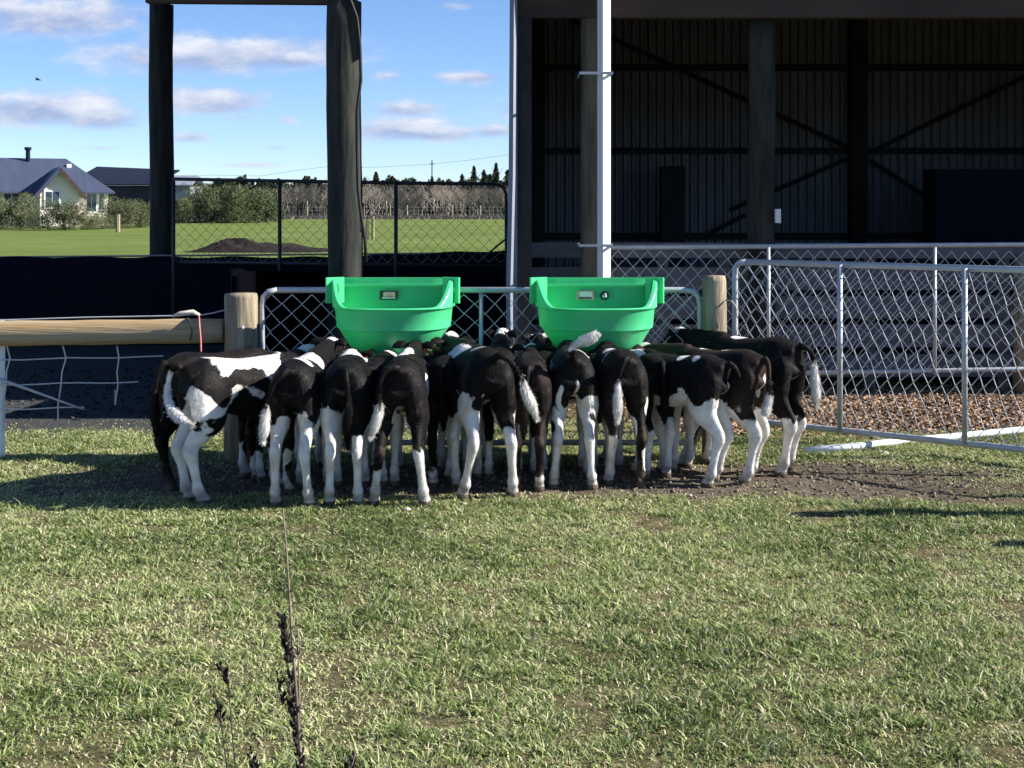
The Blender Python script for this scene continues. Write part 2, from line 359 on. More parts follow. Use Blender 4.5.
def chips(name, m, n, region, size, amt, label, cat, flat=.35):
    Vs = []; Rr = []
    base = np.array([(x, y, z) for x in (-1, 1) for y in (-1, 1) for z in (-1, 1)], float)
    fq = np.array([(0,1,3,2),(4,6,7,5),(0,4,5,1),(2,3,7,6),(0,2,6,4),(1,5,7,3)])
    cnt = 0; x0, x1, y0, y1 = region; FF = []
    while cnt < n:
        x = random.uniform(x0, x1); y = random.uniform(y0, y1)
        if random.random() > amt(x, y): n -= .35; continue
        s = size*random.uniform(.4, 1.5)
        d = np.array([s, s*random.uniform(.3, .8), s*flat*random.uniform(.4, 1)])*.5
        e = Matrix.Rotation(random.uniform(0, 6.28), 3, 'Z') @ Matrix.Rotation(random.gauss(0, .4), 3, 'X') @ Matrix.Rotation(random.gauss(0, .4), 3, 'Y')
        pts = (base*d*rng.uniform(.6, 1.1, base.shape)) @ np.array(e).T+np.array((x, y, gh(x, y)+d[2]*.4))
        Vs.append(pts); Rr += [random.uniform(.22, .8)]*8; FF.append(fq+cnt*8); cnt += 1
    Vv = np.concatenate(Vs); fl = np.concatenate(FF).ravel()
    tag(link(name, npmesh(name, Vv, fl, np.arange(len(fl)//4)*4, m, np.array(Rr))), label, cat, kind='stuff')
chips('wood_chips', 'bark', 26000, (.3, 5.2, 8.9, 12), .038, lambda x, y: cover(x, y)[1]+.03, 'reddish brown wood chips spread over the yard floor behind the open gate', 'wood chips', .22)
chips('soil_clods', 'clod', 4200, (-3.2, 3.6, 6.6, 9), .019, lambda x, y: cover(x, y)[0]+.02, 'crumbly brown soil clods on the trodden ground under the calves', 'soil', .7)
chips('yard_rubble', 'rubble', 2600, (-6, .3, 9.2, 13), .03, lambda x, y: cover(x, y)[2]*(y > 9.9), 'rubble darkened to stand for shade on the yard floor behind the rail fence', 'rubble', .6)

# ------------------------------------------------------------------ shed
SF = 11.3; SB = 20.0
shed = thing('open_shed', (0.05, SF, 0), 'large open fronted farm shed lined with corrugated iron, dark inside', 'shed')
def S(p): return (p[0]-.05, p[1]-SF, p[2])
def corrug(x0, x1, y, z0, z1, pitch, amp, along='x', slope=0):
    mb = MB(); n = int((x1-x0)/pitch*6); vs = []; fs = []
    for k in range(n+1):
        a = x0+(x1-x0)*k/n; ph = (k % 6)/6
        d = amp*(1 if ph < .34 else (-1 if .5 <= ph < .84 else 0))
        for z in (z0, z1+slope*(a-x0)): vs.append(S((a, y+d, z)) if along == 'x' else S((y+d, a, z)))
    for k in range(n): fs.append((2*k, 2*k+2, 2*k+3, 2*k+1))
    mb.add(vs, fs); return mb
corrug(.12, 9.5, SB, 0, 5.2, .128, .028).build('back_wall', 'iron', shed)
sw = corrug(SF-.15, SB, .032, 0, 3.77, .128, .014, 'y', .154).build('side_wall', 'iron', shed)
sw2 = corrug(SF-.15, SB, 9.6, 0, 3.77, .128, .014, 'y', .154).build('side_wall', 'iron', shed)
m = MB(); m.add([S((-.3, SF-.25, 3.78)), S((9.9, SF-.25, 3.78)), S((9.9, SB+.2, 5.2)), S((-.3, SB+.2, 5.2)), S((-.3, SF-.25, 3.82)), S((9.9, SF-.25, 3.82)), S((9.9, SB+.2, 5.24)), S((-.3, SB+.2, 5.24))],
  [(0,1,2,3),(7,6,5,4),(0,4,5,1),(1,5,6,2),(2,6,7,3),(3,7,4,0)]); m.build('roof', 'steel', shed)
m = MB(); m.box(S((4.9, SF-.03, 3.44)), (9.75, .12, .36)); m.build('front_beam', 'beam', shed)
m = MB(); pts = []
m.tube([S((-.015, SF-.2, 0)), S((-.022, SF-.2, .9)), S((.0, SF-.2, 1.9)), S((.012, SF-.2, 3.75))], .030, 6); m.build('corner_flashing', 'ironout', shed)
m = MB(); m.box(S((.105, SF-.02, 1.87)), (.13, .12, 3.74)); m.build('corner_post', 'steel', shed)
# front poles
for X, top in ((px(764, SF), 3.27), (5.6, 3.27), (8.4, 3.27)):
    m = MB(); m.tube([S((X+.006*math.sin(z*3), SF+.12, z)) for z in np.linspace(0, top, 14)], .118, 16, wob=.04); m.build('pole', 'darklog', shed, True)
m = MB(); m.tube([S((px(590, SF)+.02, SF+.02, z)) for z in np.linspace(0, 3.9, 14)], .10, 16, wob=.03); m.build('pole', 'log', shed, True)
# back frame
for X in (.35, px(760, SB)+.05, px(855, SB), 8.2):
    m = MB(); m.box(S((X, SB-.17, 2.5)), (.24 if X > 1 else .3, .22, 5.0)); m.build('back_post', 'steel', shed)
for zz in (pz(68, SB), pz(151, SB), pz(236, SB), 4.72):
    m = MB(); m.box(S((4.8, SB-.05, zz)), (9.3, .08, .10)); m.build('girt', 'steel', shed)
def brace(x0, y0, x1, y1, Y=SB-.12):
    m = MB(); m.tube([S((px(x0, Y), Y, pz(y0, Y))), S((px(x1, Y), Y, pz(y1, Y)))], .035, 5); m.build('brace', 'steel', shed)
brace(560, 14, 855, 150); brace(730, 210, 855, 155); brace(1060, 60, 855, 160); brace(870, 160, 940, 205); brace(700, 238, 745, 215)
m = MB(); m.box(S((px(1040, 17), 17, 1.05)), (2.9, .5, 2.1)); m.build('stored_panel', 'farshed', shed)
m = MB(); m.box(S((px(672, 19), 19, 1.1)), (.34, .3, 2.2)); m.build('cabinet', 'steel', shed)
for X, z in ((px(1030, 15.6), 1.1),):
    m = MB(); m.box(S((X, 15.6, 1.02)), (3.6, .8, .05)); m.box(S((X-1.7, 15.6, .5)), (.08, .7, 1.0)); m.box(S((X+1.7, 15.6, .5)), (.08, .7, 1.0)); m.build('bench', 'steel', shed)
m = MB(); m.box(S((px(778, SF-.02), SF-.01, pz(216, SF))), (.045, .05, .12)); m.build('switch_box', 'trim', shed)
# downpipe beside the pole (square white steel post)
dp = thing('steel_post', (px(604, SF-.36), SF-.36, 0), 'tall bright white steel post strapped to the timber pole at the shed front', 'post')
m = MB(); m.box((0, 0, 2.0), (.08, .08, 4.0), Matrix.Rotation(R(33), 3, 'Z')); m.build('post', 'white', dp)
for zz in (pz(78, SF), pz(244, SF)):
    m = MB(); m.box((-.075, -.07, zz), (.27, .012, .022)); m.box((-.205, .12, zz), (.012, .38, .022)); m.box((.065, -.02, zz), (.012, .10, .022)); m.build('strap', 'galv', dp)
# timber yard boards along the shed front
yb = thing('timber_rails', (2.8, SF+.3, 0), 'weathered grey horizontal timber yard rails along the shed front', 'yard rails')
for k, (z, hh) in enumerate(((1.235, .135), (.985, .20), (.73, .20), (.475, .20), (.21, .20))):
    m = MB(); a = random.uniform(-.01, .01); m.box((0, 0, z), (5.5, .045, hh), Matrix.Rotation(a*.3, 3, 'Y')); m.build('rail', 'board', yb)
for X in (-2.7, -1.45, -.9, .4, 1.6, 2.7):
    m = MB(); m.box((X, .07, .64), (.1, .09, 1.28)); m.build('post', 'board', yb)

# ------------------------------------------------------------------ roofed yard frame at left
yf = thing('pole_frame', (-2.2, 11.0, 0), 'tall round timber poles carrying a beam and lean-to roof over the yard', 'pole frame')
def Yf(p): return (p[0]+2.2, p[1]-11.0, p[2])
for (xx, Y, r) in ((161.5, 15.45, .143), (344.5, 11.0, .148)):
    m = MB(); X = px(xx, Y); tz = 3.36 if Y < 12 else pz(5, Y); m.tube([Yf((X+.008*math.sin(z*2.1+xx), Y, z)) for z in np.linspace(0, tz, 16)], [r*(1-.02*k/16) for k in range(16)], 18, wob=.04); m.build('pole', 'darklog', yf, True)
m = MB(); Yb = 11.1; m.box(Yf(((px(147, Yb)+px(357, Yb))/2, Yb, pz(4, Yb)+.15)), (px(357, Yb)-px(147, Yb), .1, .3), Matrix.Rotation(.008, 3, 'Y')); m.build('beam', 'beam', yf)
m = MB(); m.box(Yf((-2.1, 13.3, 4.12)), (4.3, 5.0, .03), Matrix.Rotation(.165, 3, 'X')); m.build('roof', 'steel', yf)
hs = thing('hanging_hose', (px(352, 10.8), 10.8, 0), 'thin black hose hanging down beside the thick timber pole', 'hose')
m = MB(); m.tube([(px(a, 10.8)-px(352, 10.8), 0, pz(b, 10.8)) for a, b in ((347,-8),(352,4),(357,18),(360,45),(361,80),(357,110),(357,150),(358,190),(361,215),(365,240),(366,262))], .013, 8); m.build('hose', 'hose', hs, True)

# windbreak cloth and deer mesh panels behind
wb = thing('windbreak', (-2.5, 15.2, 0), 'long black windbreak cloth screening the yard below the field', 'windbreak')
m = MB(); n = 70; vs = []; fs = []
for k in range(n+1):
    X = -8.5+8.45*k/n; xx = 512+X/15.2*F
    zt = pz(257, 15.2) if xx < 335 else pz(257-(xx-335)*.04, 15.2)
    for zz in (0, .35, .7, zt+.01*math.sin(k*.9)): vs.append((X+2.5, .02*math.sin(k*1.3+zz*4), zz))
for k in range(n):
    for j in range(3): fs.append((4*k+j, 4*k+4+j, 4*k+5+j, 4*k+1+j))
m.add(vs, fs); o = m.build('cloth', 'cloth', wb, True); sm_ = o.modifiers.new('s', 'SOLIDIFY'); sm_.thickness = .006
m = MB(); m.tube([(-6+.0, .06, pz(259, 15.2)), (2.45, .06, pz(253, 15.2))], .012, 5); m.build('top_wire', 'darkwire', wb)
for X in np.arange(-5.8, 2.6, 1.6):
    m = MB(); m.box((X, .10, .46), (.07, .07, .92)); m.build('support_post', 'steel', wb)
# black cloth sheet added to cast shade on the left yard floor
sb = thing('shade_sheet', (-2.15, 9.95, 0), 'black cloth sheet added behind the thick round strainer post to shade the yard', 'windbreak')
m = MB(); vs = []; fs = []
for k in range(31):
    Y = 4.7*k/30
    for zz in (0.02, .5, 1.15-.009*k+.01*math.sin(k)): vs.append((.015*math.sin(k*1.1), Y, zz))
for k in range(30):
    for j in range(2): fs.append((3*k+j, 3*k+3+j, 3*k+4+j, 3*k+1+j))
m.add(vs, fs); o = m.build('cloth', 'screen', sb, True); s_ = o.modifiers.new('s', 'SOLIDIFY'); s_.thickness = .006
for Y in (.05, 2.3, 4.65):
    m = MB(); m.tube([(.04, Y, 0), (.04, Y, 1.10-.06*Y)], .035, 10); m.build('post', 'screen', sb, True)
# tall mesh panels
Yg = 14.9
mg = thing('tall_mesh_gate', (px(340, Yg), Yg, 0), 'tall dark pipe framed mesh gates closing the yard off from the field', 'gate')
x0m, x1m = px(172, Yg), px(507, Yg); xm = px(340, Yg)
m = MB(); m.tube([(x0m-xm, 0, pz(179, Yg)), (px(400, Yg)-xm, 0, pz(183, Yg)), (px(495, Yg)-xm, 0, pz(184, Yg)), (px(503, Yg)-xm, 0, pz(187, Yg)), (px(506, Yg)-xm, 0, pz(194, Yg)), (px(507, Yg)-xm, 0, .1)], .020, 8); m.build('frame', 'darkpipe', mg, True)
for xx in (174, 280, 396):
    m = MB(); m.tube([(px(xx, Yg)-xm, -.02, .05), (px(xx, Yg)-xm, -.02, pz(181, Yg))], .022, 8); m.build('upright', 'darkpipe', mg, True)
m = MB(); m.tube([(x0m-xm, 0, pz(262, Yg)), (x1m-xm, 0, pz(266, Yg))], .018, 8); m.build('mid_rail', 'darkpipe', mg, True)
m = MB(); m.tube([(px(478, Yg)-xm, .02, pz(262, Yg)), (px(507, Yg)-xm, .02, pz(238, Yg))], .012, 6); m.build('stay', 'darkpipe', mg)
m = MB(); chain(m, (x0m-xm, .01, 0), (1, 0, 0), x1m-x0m, .95, pz(181, Yg)-.95, .13, .13, .0035, .004, n=3); m.build('mesh', 'darkwire', mg)

# ------------------------------------------------------------------ gates and fences
FY = 8.45
def gate_frame(T, pts, r, name='frame', mt='galv'):
    m = MB(); m.tube(pts, r, 10); return m.build(name, mt, T, True)
# posts
sp = thing('strainer_post', (px(241.5, 8.4), 8.4, 0), 'thick round sawn off timber strainer post at the left end of the gate', 'post')
m = MB(); m.tube([(0, 0, 0), (.002, 0, .4), (0, 0, .8), (-.002, 0, 1.05), (-.002, 0, 1.072)], [.112, .110, .107, .106, .101], 24, wob=.03); m.build('post', 'postwood', sp, True)
m = MB(); m.blob((.028, -.11, .86), (.012, .01, .012)); m.build('bolt', 'galv', sp)
gp = thing('gate_post', (px(715, 8.42), 8.42, 0), 'weathered round timber gate post between the second green feeder and open gate', 'post')
m = MB(); m.tube([(0, 0, 0), (.003, 0, .4), (-.003, 0, .8), (-.006, 0, 1.15), (-.006, 0, 1.185)], [.084, .081, .078, .076, .070], 20, wob=.06); m.build('post', 'postwood', gp, True)
m = MB(); m.tube([(.06, -.06, 1.03), (.09, -.10, 1.03), (.12, -.09, .99), (.125, -.085, .93)], .007, 6); m.build('latch', 'darkwire', gp)
# closed gate holding the feeders
GX0, GX1 = px(262, FY), px(700, FY)
g1 = thing('feeding_gate', ((GX0+GX1)/2, FY, 0), 'closed galvanised pipe gate with chain mesh that carries the green feeders', 'gate'); gc = (GX0+GX1)/2
zt = pz(290, FY); zb = .1
P = [(GX0+.10-gc, 0, zt), (GX0+.04-gc, 0, zt-.012), (GX0+.01-gc, 0, zt-.045), (GX0-gc, 0, zt-.1), (GX0-gc, 0, zb+.08), (GX0+.02-gc, 0, zb+.02), (GX0+.08-gc, 0, zb)]
Q = [(-p[0], 0, p[2]) for p in P][::-1]
gate_frame(g1, P+Q+[P[0]], .019)
for t in (.25, .5, .75):
    m = MB(); X = GX0+(GX1-GX0)*t-gc; m.tube([(X, .02, zb), (X, .02, zt)], .013, 8); m.build('upright', 'galv', g1, True)
m = MB(); chain(m, (GX0-gc, .012, 0), (1, 0, 0), GX1-GX0, zb+.02, zt-zb-.04, .125, .125, .0039, .003); m.build('mesh', 'galvwire', g1)
# open gate swung toward us at right
d = Vector((.811, -.585, 0)); A = Vector((1.607, 9.37, 0)); Lg = 3.6
g2 = thing('open_gate', tuple(A), 'galvanised chain mesh gate swung open toward the camera at the right', 'gate')
def G(s, z, o=0): return tuple(d*s+Vector((.585, .811, 0))*o+Vector((0, 0, z)))
zt, zb = 1.235, .10
gate_frame(g2, [G(.09, zt), G(.03, zt-.012), G(.005, zt-.04), G(0, zt-.09), G(0, zb+.08), G(.02, zb+.02), G(.08, zb), G(Lg-.08, zb), G(Lg, zb+.08), G(Lg, zt-.09), G(Lg-.08, zt), G(.09, zt)], .022)
for s_ in (.80, 1.64, 2.5):
    m = MB(); m.tube([G(s_, zb, -.028), G(s_, zt, -.028)], .019, 8); m.build('upright', 'galv', g2, True)
m = MB(); chain(m, (0, 0, 0), d, Lg, zb+.02, zt-zb-.04, .088, .135, .0036, .005, shear=.28); m.build('mesh', 'galvwire', g2)
# fence across the shed front
fz = 11.22; FX0, FX1 = px(611, fz), 5.6
f1 = thing('mesh_fence', (px(800, fz), fz, 0), 'galvanised pipe and chain mesh fence across the shed opening', 'fence'); fc = px(800, fz)
m = MB(); m.tube([(FX0-fc, 0, pz(247.5, fz)), (px(1024, fz)-fc, 0, pz(244.5, fz)), (FX1-fc, 0, pz(243, fz))], .0215, 10); m.build('top_rail', 'galv', f1, True)
m = MB(); m.tube([(FX0-fc, 0, pz(377, fz)), (px(1024, fz)-fc, 0, pz(369, fz)), (FX1-fc, 0, pz(366, fz))], .0195, 10); m.build('bottom_rail', 'galv', f1, True)
for xx in (768, 934):
    m = MB(); m.tube([(px(xx, fz)-fc, -.02, pz(374, fz)), (px(xx, fz)-fc, -.02, pz(247, fz))], .0165, 8); m.build('upright', 'galv', f1, True)
m = MB(); chain(m, (FX0-fc, .012, 0), (1, 0, 0), FX1-FX0, pz(374, fz), pz(249, fz)-pz(374, fz), .125, .14, .0038, .005); m.build('mesh', 'galvwire', f1)
fp = thing('timber_post', (px(1024, 11.3), 11.32, 0), 'pale round timber post at the right end of the mesh fence', 'post')
m = MB(); m.tube([(0, 0, 0), (0, 0, .6), (0, 0, 1.22)], [.085, .08, .078], 18, wob=.04); m.build('post', 'postwood', fp, True)
for (X_, Y_, h_, lb) in ((3.55, 6.85, 1.25, 'unseen post added right of the open gate to cast a shadow across the grass'), (4.45, 6.2, 1.3, 'unseen post added nearer the camera at right to shadow the grass')):  # posts added out of view to cast the thin shadows at right
    t_ = thing('shadow_post', (X_, Y_, 0), lb, 'post'); m = MB(); m.tube([(0, 0, 0), (.004, 0, h_*.5), (0, 0, h_)], [.07, .066, .06], 14, wob=.12); m.build('post', 'postwood', t_, True)
# white pipe lying on the ground
wp = thing('white_pipe', (px(900, 8.9), 8.9, 0), 'long white pipe lying on the ground under the open gate', 'pipe')
def W(x, y, Y): return (px(x, Y)-px(900, 8.9), Y-8.9, .025)
m = MB(); m.tube([W(806, 0, 8.56), W(860, 0, 8.72), W(905, 0, 8.92), W(940, 0, 9.02), W(1024, 0, 9.35), W(1080, 0, 9.6)], .026, 10); m.build('pipe', 'white', wp, True)
# rail fence at left
RY = 8.42
rf = thing('rail_fence', (-3.2, RY, 0), 'stock fence with a heavy round timber rail and wire netting left of the calves', 'fence')
def Rf(x, y, Y=RY, o=0): return (px(x, Y)+3.2, o, pz(y, Y))
m = MB(); pts = [Rf(x, 333.5-.013*x) for x in np.linspace(-160, 224, 16)]; m.tube(pts, [.083-.0003*k+.002*math.sin(k*2) for k in range(16)], 20, wob=.025); m.build('rail', 'rail', rf, True)
m = MB(); m.tube([Rf(-160, 321, o=-.1), Rf(15, 318.5, o=-.1), Rf(90, 316, o=-.1), Rf(178, 314.5, o=-.1)], .0045, 6); m.tube([Rf(203, 314, o=-.1), Rf(215, 312, o=-.1), Rf(228, 309, o=-.08), Rf(252, 311, o=-.08)], .0035, 6); m.build('live_wire', 'galvwire', rf)
m = MB(); m.tube([Rf(176, 315, o=-.1), Rf(184, 312.5, o=-.1), Rf(197, 311, o=-.1), Rf(204, 314, o=-.1)], [.006, .016, .018, .008], 10); m.build('insulator', 'ceramic', rf, True)
m = MB(); m.tube([Rf(203, 314, o=-.11), Rf(204, 325, o=-.12), Rf(205, 336, o=-.12), Rf(205.5, 350, o=-.12)], .006, 6); m.build('twine', 'tape', rf)
m = MB(); m.tube([Rf(192, 316, o=-.115), Rf(195, 321, o=-.12), Rf(196.5, 330, o=-.115), Rf(194, 339, o=-.11)], .005, 6); m.build('tie_wire', 'hose', rf)
for yv, xe in ((358.5, 163), (383.5, 138), (408, 84)):
    m = MB(); m.tube([Rf(-160, yv+3)]+[Rf(x, yv+1.2-.02*x+.6*math.sin(x*.07)) for x in np.linspace(0, xe, 8)], .0045, 5); m.build('net_wire', 'galvwire', rf)
for x0, x1, x2, ye in ((7, 10, 3, 430), (63, 66, 58, 430), (117, 119, 115, 390), (-48, -46, -50, 430)):
    m = MB(); m.tube([Rf(x0, 346), Rf(x1, 358), Rf((x1+x2)/2, 372), Rf(x2+3, 385), Rf(x2, 405), Rf(x2, ye)], .005, 5); m.build('stay_wire', 'galvwire', rf)
m = MB(); m.tube([Rf(2, 378.5, o=-.03), Rf(86, 409, o=-.03)], [.011, .006], 8); m.build('diagonal_stay', 'galv', rf, True)
m = MB(); m.box((px(1, RY)+3.2, .02, .45), (.03, .03, .9), Matrix.Rotation(R(35), 3, 'Z')); m.build('end_post', 'white', rf)

# ------------------------------------------------------------------ feeders
def feeder(cx, second):
    lab = 'green plastic calf feeder '+('with two stickers, in front of the white steel post' if second else 'with one dark sticker, in front of the thick timber pole')
    T = thing('calf_feeder', (cx, FY-.04, 0), lab, 'calf feeder', 'green calf feeders hung on the gate')
    n = 44; a0, b0 = .385, .42
    def ringp(sc, inset, zf):
        pts = []
        for k in range(n):     # half super-ellipse front, then straight back
            if k <= 32:
                th = math.pi*k/32; c, s_ = math.cos(th), math.sin(th)
                x = a0*sc*math.copysign(abs(c)**.72, c); y = -b0*sc*abs(s_)**.80
                x -= inset*c; y += inset*s_
            else:
                t = (k-32)/12; x = (-a0*sc+inset)*(1-2*t); y = -inset
            f_ = (-y)/(b0*sc)
            pts.append((x, y, zf(f_, x)))
        return pts
    def top(f_, x):      # low scooped front, high sides and back
        q_ = sm(.25, .85, f_); return 1.172-.175*q_-.004
    prof = [(.60, 0, lambda f_, x: .675), (.64, 0, lambda f_, x: .685), (.90, 0, lambda f_, x: .85), (.915, 0, lambda f_, x: .862), (.945, 0, lambda f_, x: .866), (.975, 0, lambda f_, x: .985),
            (.985, 0, lambda f_, x: .990), (1.015, 0, lambda f_, x: .996), (1.02, 0, lambda f_, x: max(1.0, top(f_, x)-.01)), (1.015, .004, lambda f_, x: max(1.006, top(f_, x))), (1.0, .018, lambda f_, x: max(1.006, top(f_, x))),
            (.99, .02, lambda f_, x: max(.996, top(f_, x)-.05)), (.955, .016, lambda f_, x: .985), (.92, .012, lambda f_, x: .87), (.87, .01, lambda f_, x: .85), (.60, .01, lambda f_, x: .70)]
    vs = []; fs = []
    for sc, ins, zf in prof: vs += ringp(sc, ins, zf)
    for j in range(len(prof)-1):
        for k in range(n): fs.append((j*n+k, j*n+(k+1) % n, (j+1)*n+(k+1) % n, (j+1)*n+k))
    fs.append(tuple(range(n))[::-1]); fs.append(tuple(range((len(prof)-1)*n, len(prof)*n)))
    m = MB(); m.add(vs, fs); o = m.build('tub', 'green', T, True)
    bm = bmesh.new(); bm.from_mesh(o.data); bmesh.ops.recalc_face_normals(bm, faces=bm.faces); bm.to_mesh(o.data); bm.free()
    es = o.modifiers.new('e', 'EDGE_SPLIT'); es.split_angle = R(38)
    # back ledge
    m = MB(); m.box((0, -.028, 1.125), (.74, .022, .016)); m.box((0, -.006, 1.15), (.80, .014, .05)); m.build('back_ledge', 'green', T)
    # hook brackets with oval openings
    for s_ in (-1, 1):
        m = MB(); vs = []; fs = []; k_ = 24
        rot = Matrix.Rotation(-s_*.55, 3, 'Z'); c0 = Vector((s_*.372, -.10, 1.10))
        for dz in (-.008, .008):
            for k in range(k_):
                a = 2*math.pi*k/k_; c, s2 = math.cos(a), math.sin(a); q_ = max(abs(c), abs(s2))
                vs.append(c0+rot @ Vector((c/q_*.062, dz, s2/q_*.082)))
            for k in range(k_):
                a = 2*math.pi*k/k_; vs.append(c0+rot @ Vector((math.cos(a)*.026, dz, math.sin(a)*.045+.005)))
        for k in range(k_):
            k2 = (k+1) % k_
            fs += [(k, k2, k_+k2, k_+k), (2*k_+k, 3*k_+k, 3*k_+k2, 2*k_+k2), (k, 2*k_+k, 2*k_+k2, k2), (k_+k, k_+k2, 3*k_+k2, 3*k_+k)]
        m.add(vs, fs); m.box((s_*.398, -.02, 1.15), (.022, .06, .045)); m.box((s_*.396, .035, 1.165), (.035, .07, .014)); m.box((s_*.396, .065, 1.135), (.035, .012, .05)); m.build('hook_bracket', 'green', T)
    # teats around the low front
    for k in range(7):
        th = math.pi*(k+1)/8; x = -.35*math.cos(th); y = -.385*math.sin(th)
        m = MB(); dd = Vector((x, y, 0)).normalized()
        p0 = Vector((x*.86, y*.86, .735)); m.tube([p0-dd*.01, p0+dd*.03+Vector((0, 0, -.01)), p0+dd*.075+Vector((0, 0, -.025)), p0+dd*.09+Vector((0, 0, -.03))], [.016, .013, .011, .006], 10); m.build('teat', 'teat', T, True)
    # stickers on the inner back wall
    m = MB(); x = -.035 if not second else -.07; m.box((x, -.034, 1.062), (.115, .004, .058)); s1 = m.build('sticker', 'stick' if not second else 'sticko', T)
    m = MB(); m.box((x+.004, -.038, 1.068), (.075, .003, .030)); m.build('print', 'sticko' if not second else 'stickw', s1)
    m = MB(); m.box((x, -.0395, 1.045), (.085, .002, .008)); m.build('print_line', 'stickw' if not second else 'stick', s1)
    if second:
        m = MB(); m.tube([(.055, -.032, 1.06), (.055, -.037, 1.06)], .030, 20); s2 = m.build('round_sticker', 'stick', T)
        m = MB(); m.blob((.055, -.038, 1.055), (.016, .003, .010)); m.blob((.060, -.038, 1.066), (.009, .003, .010)); m.build('emblem', 'stickw', s2)
feeder(px(392.5, 8.27), False); feeder(px(597, 8.27), True)

# ------------------------------------------------------------------ calves
def coat_mat():
    m = bpy.data.materials.new('calf_coat'); m.use_nodes = True; t = m.node_tree; p = t.nodes['Principled BSDF']; n = t.nodes.new; l = t.links.new
    p.inputs['Roughness'].default_value = .6; p.inputs['Specular IOR Level'].default_value = .13
    p.inputs['Sheen Weight'].default_value = .02
    at = n('ShaderNodeAttribute'); at.attribute_name = 'coat'; sc = n('ShaderNodeSeparateColor'); l(at.outputs['Color'], sc.inputs[0])
    tcn = n('ShaderNodeTexCoord'); oi = n('ShaderNodeObjectInfo')
    add = n('ShaderNodeVectorMath'); add.operation = 'ADD'; l(tcn.outputs['Object'], add.inputs[0])
    cx = n('ShaderNodeMath'); cx.operation = 'MULTIPLY'; cx.inputs[1].default_value = 37; l(oi.outputs['Random'], cx.inputs[0]); l(cx.outputs[0], add.inputs[1])
    def ns(s, d=4, mp=None):
        a = n('ShaderNodeTexNoise'); a.inputs['Scale'].default_value = s; a.inputs['Detail'].default_value = d; l(mp or add.outputs[0], a.inputs['Vector']); return a.outputs[0]
    def ma(op, a, b):
        q = n('ShaderNodeMath'); q.operation = op
        for i, x in enumerate((a, b)):
            if isinstance(x, (int, float)): q.inputs[i].default_value = x
            else: l(x, q.inputs[i])
        return q.outputs[0]
    wv = ma('ADD', sc.outputs[0], ma('MULTIPLY', ma('SUBTRACT', ns(13), .5), .75)); wv = ma('ADD', wv, ma('MULTIPLY', ma('SUBTRACT', ns(90, 3), .5), .07))
    mr = n('ShaderNodeMapRange'); l(wv, mr.inputs[0]); mr.inputs[1].default_value = .48; mr.inputs[2].default_value = .53
    mp = n('ShaderNodeMapping'); mp.inputs['Scale'].default_value = (1, 1, .25); l(add.outputs[0], mp.inputs[0])
    blk = n('ShaderNodeValToRGB'); blk.color_ramp.elements[0].color = (.0018,.0016,.0020,1); blk.color_ramp.elements[1].color = (.0058,.0055,.006,1); blk.color_ramp.elements[0].position = .3; blk.color_ramp.elements[1].position = .75; l(ns(14, 6, mp.outputs[0]), blk.inputs[0])
    brn = n('ShaderNodeMixRGB'); l(sc.outputs[1], brn.inputs[0]); l(blk.outputs[0], brn.inputs[1]); brn.inputs[2].default_value = (.06,.032,.022,1)
    wht = n('ShaderNodeValToRGB'); wht.color_ramp.elements[0].color = (.58,.53,.46,1); wht.color_ramp.elements[1].color = (.80,.78,.75,1); wht.color_ramp.elements[0].position = .3; wht.color_ramp.elements[1].position = .6; l(ns(11, 6), wht.inputs[0])
    c = n('ShaderNodeMixRGB'); l(mr.outputs[0], c.inputs[0]); l(brn.outputs[0], c.inputs[1]); l(wht.outputs[0], c.inputs[2])
    pk = n('ShaderNodeMixRGB'); l(sc.outputs[2], pk.inputs[0]); l(c.outputs[0], pk.inputs[1]); pk.inputs[2].default_value = (.36,.21,.17,1)
    dr = n('ShaderNodeMapRange'); l(ma('ADD', ma('MULTIPLY', at.outputs['Alpha'], .55), ma('SUBTRACT', ns(16, 6), .5)), dr.inputs[0]); dr.inputs[1].default_value = .14; dr.inputs[2].default_value = .55; dr.inputs[4].default_value = .7
    dm = n('ShaderNodeMixRGB'); l(dr.outputs[0], dm.inputs[0]); l(pk.outputs[0], dm.inputs[1]); dm.inputs[2].default_value = (.17,.125,.085,1)
    l(dm.outputs[0], p.inputs['Base Color'])
    b = n('ShaderNodeBump'); b.inputs['Strength'].default_value = .5; b.inputs['Distance'].default_value = .006
    mp2 = n('ShaderNodeMapping'); mp2.inputs['Scale'].default_value = (1, .5, .3); l(add.outputs[0], mp2.inputs[0]); l(ns(110, 3, mp2.outputs[0]), b.inputs['Height']); l(b.outputs[0], p.inputs['Normal'])
    return m
MT['coat'] = coat_mat()
def cr(pts, sub=4):
    """Catmull-Rom through tuples of any length"""
    A_ = [np.array(p, float) for p in pts]; A_ = [2*A_[0]-A_[1]]+A_+[2*A_[-1]-A_[-2]]; o = []
    for i in range(1, len(A_)-2):
        for k in range(sub):
            t = k/sub; p0, p1, p2, p3 = A_[i-1:i+3]
            o.append(.5*((2*p1)+(-p0+p2)*t+(2*p0-5*p1+4*p2-p3)*t*t+(-p0+3*p1-3*p2+p3)*t**3))
    o.append(A_[-2]); return o
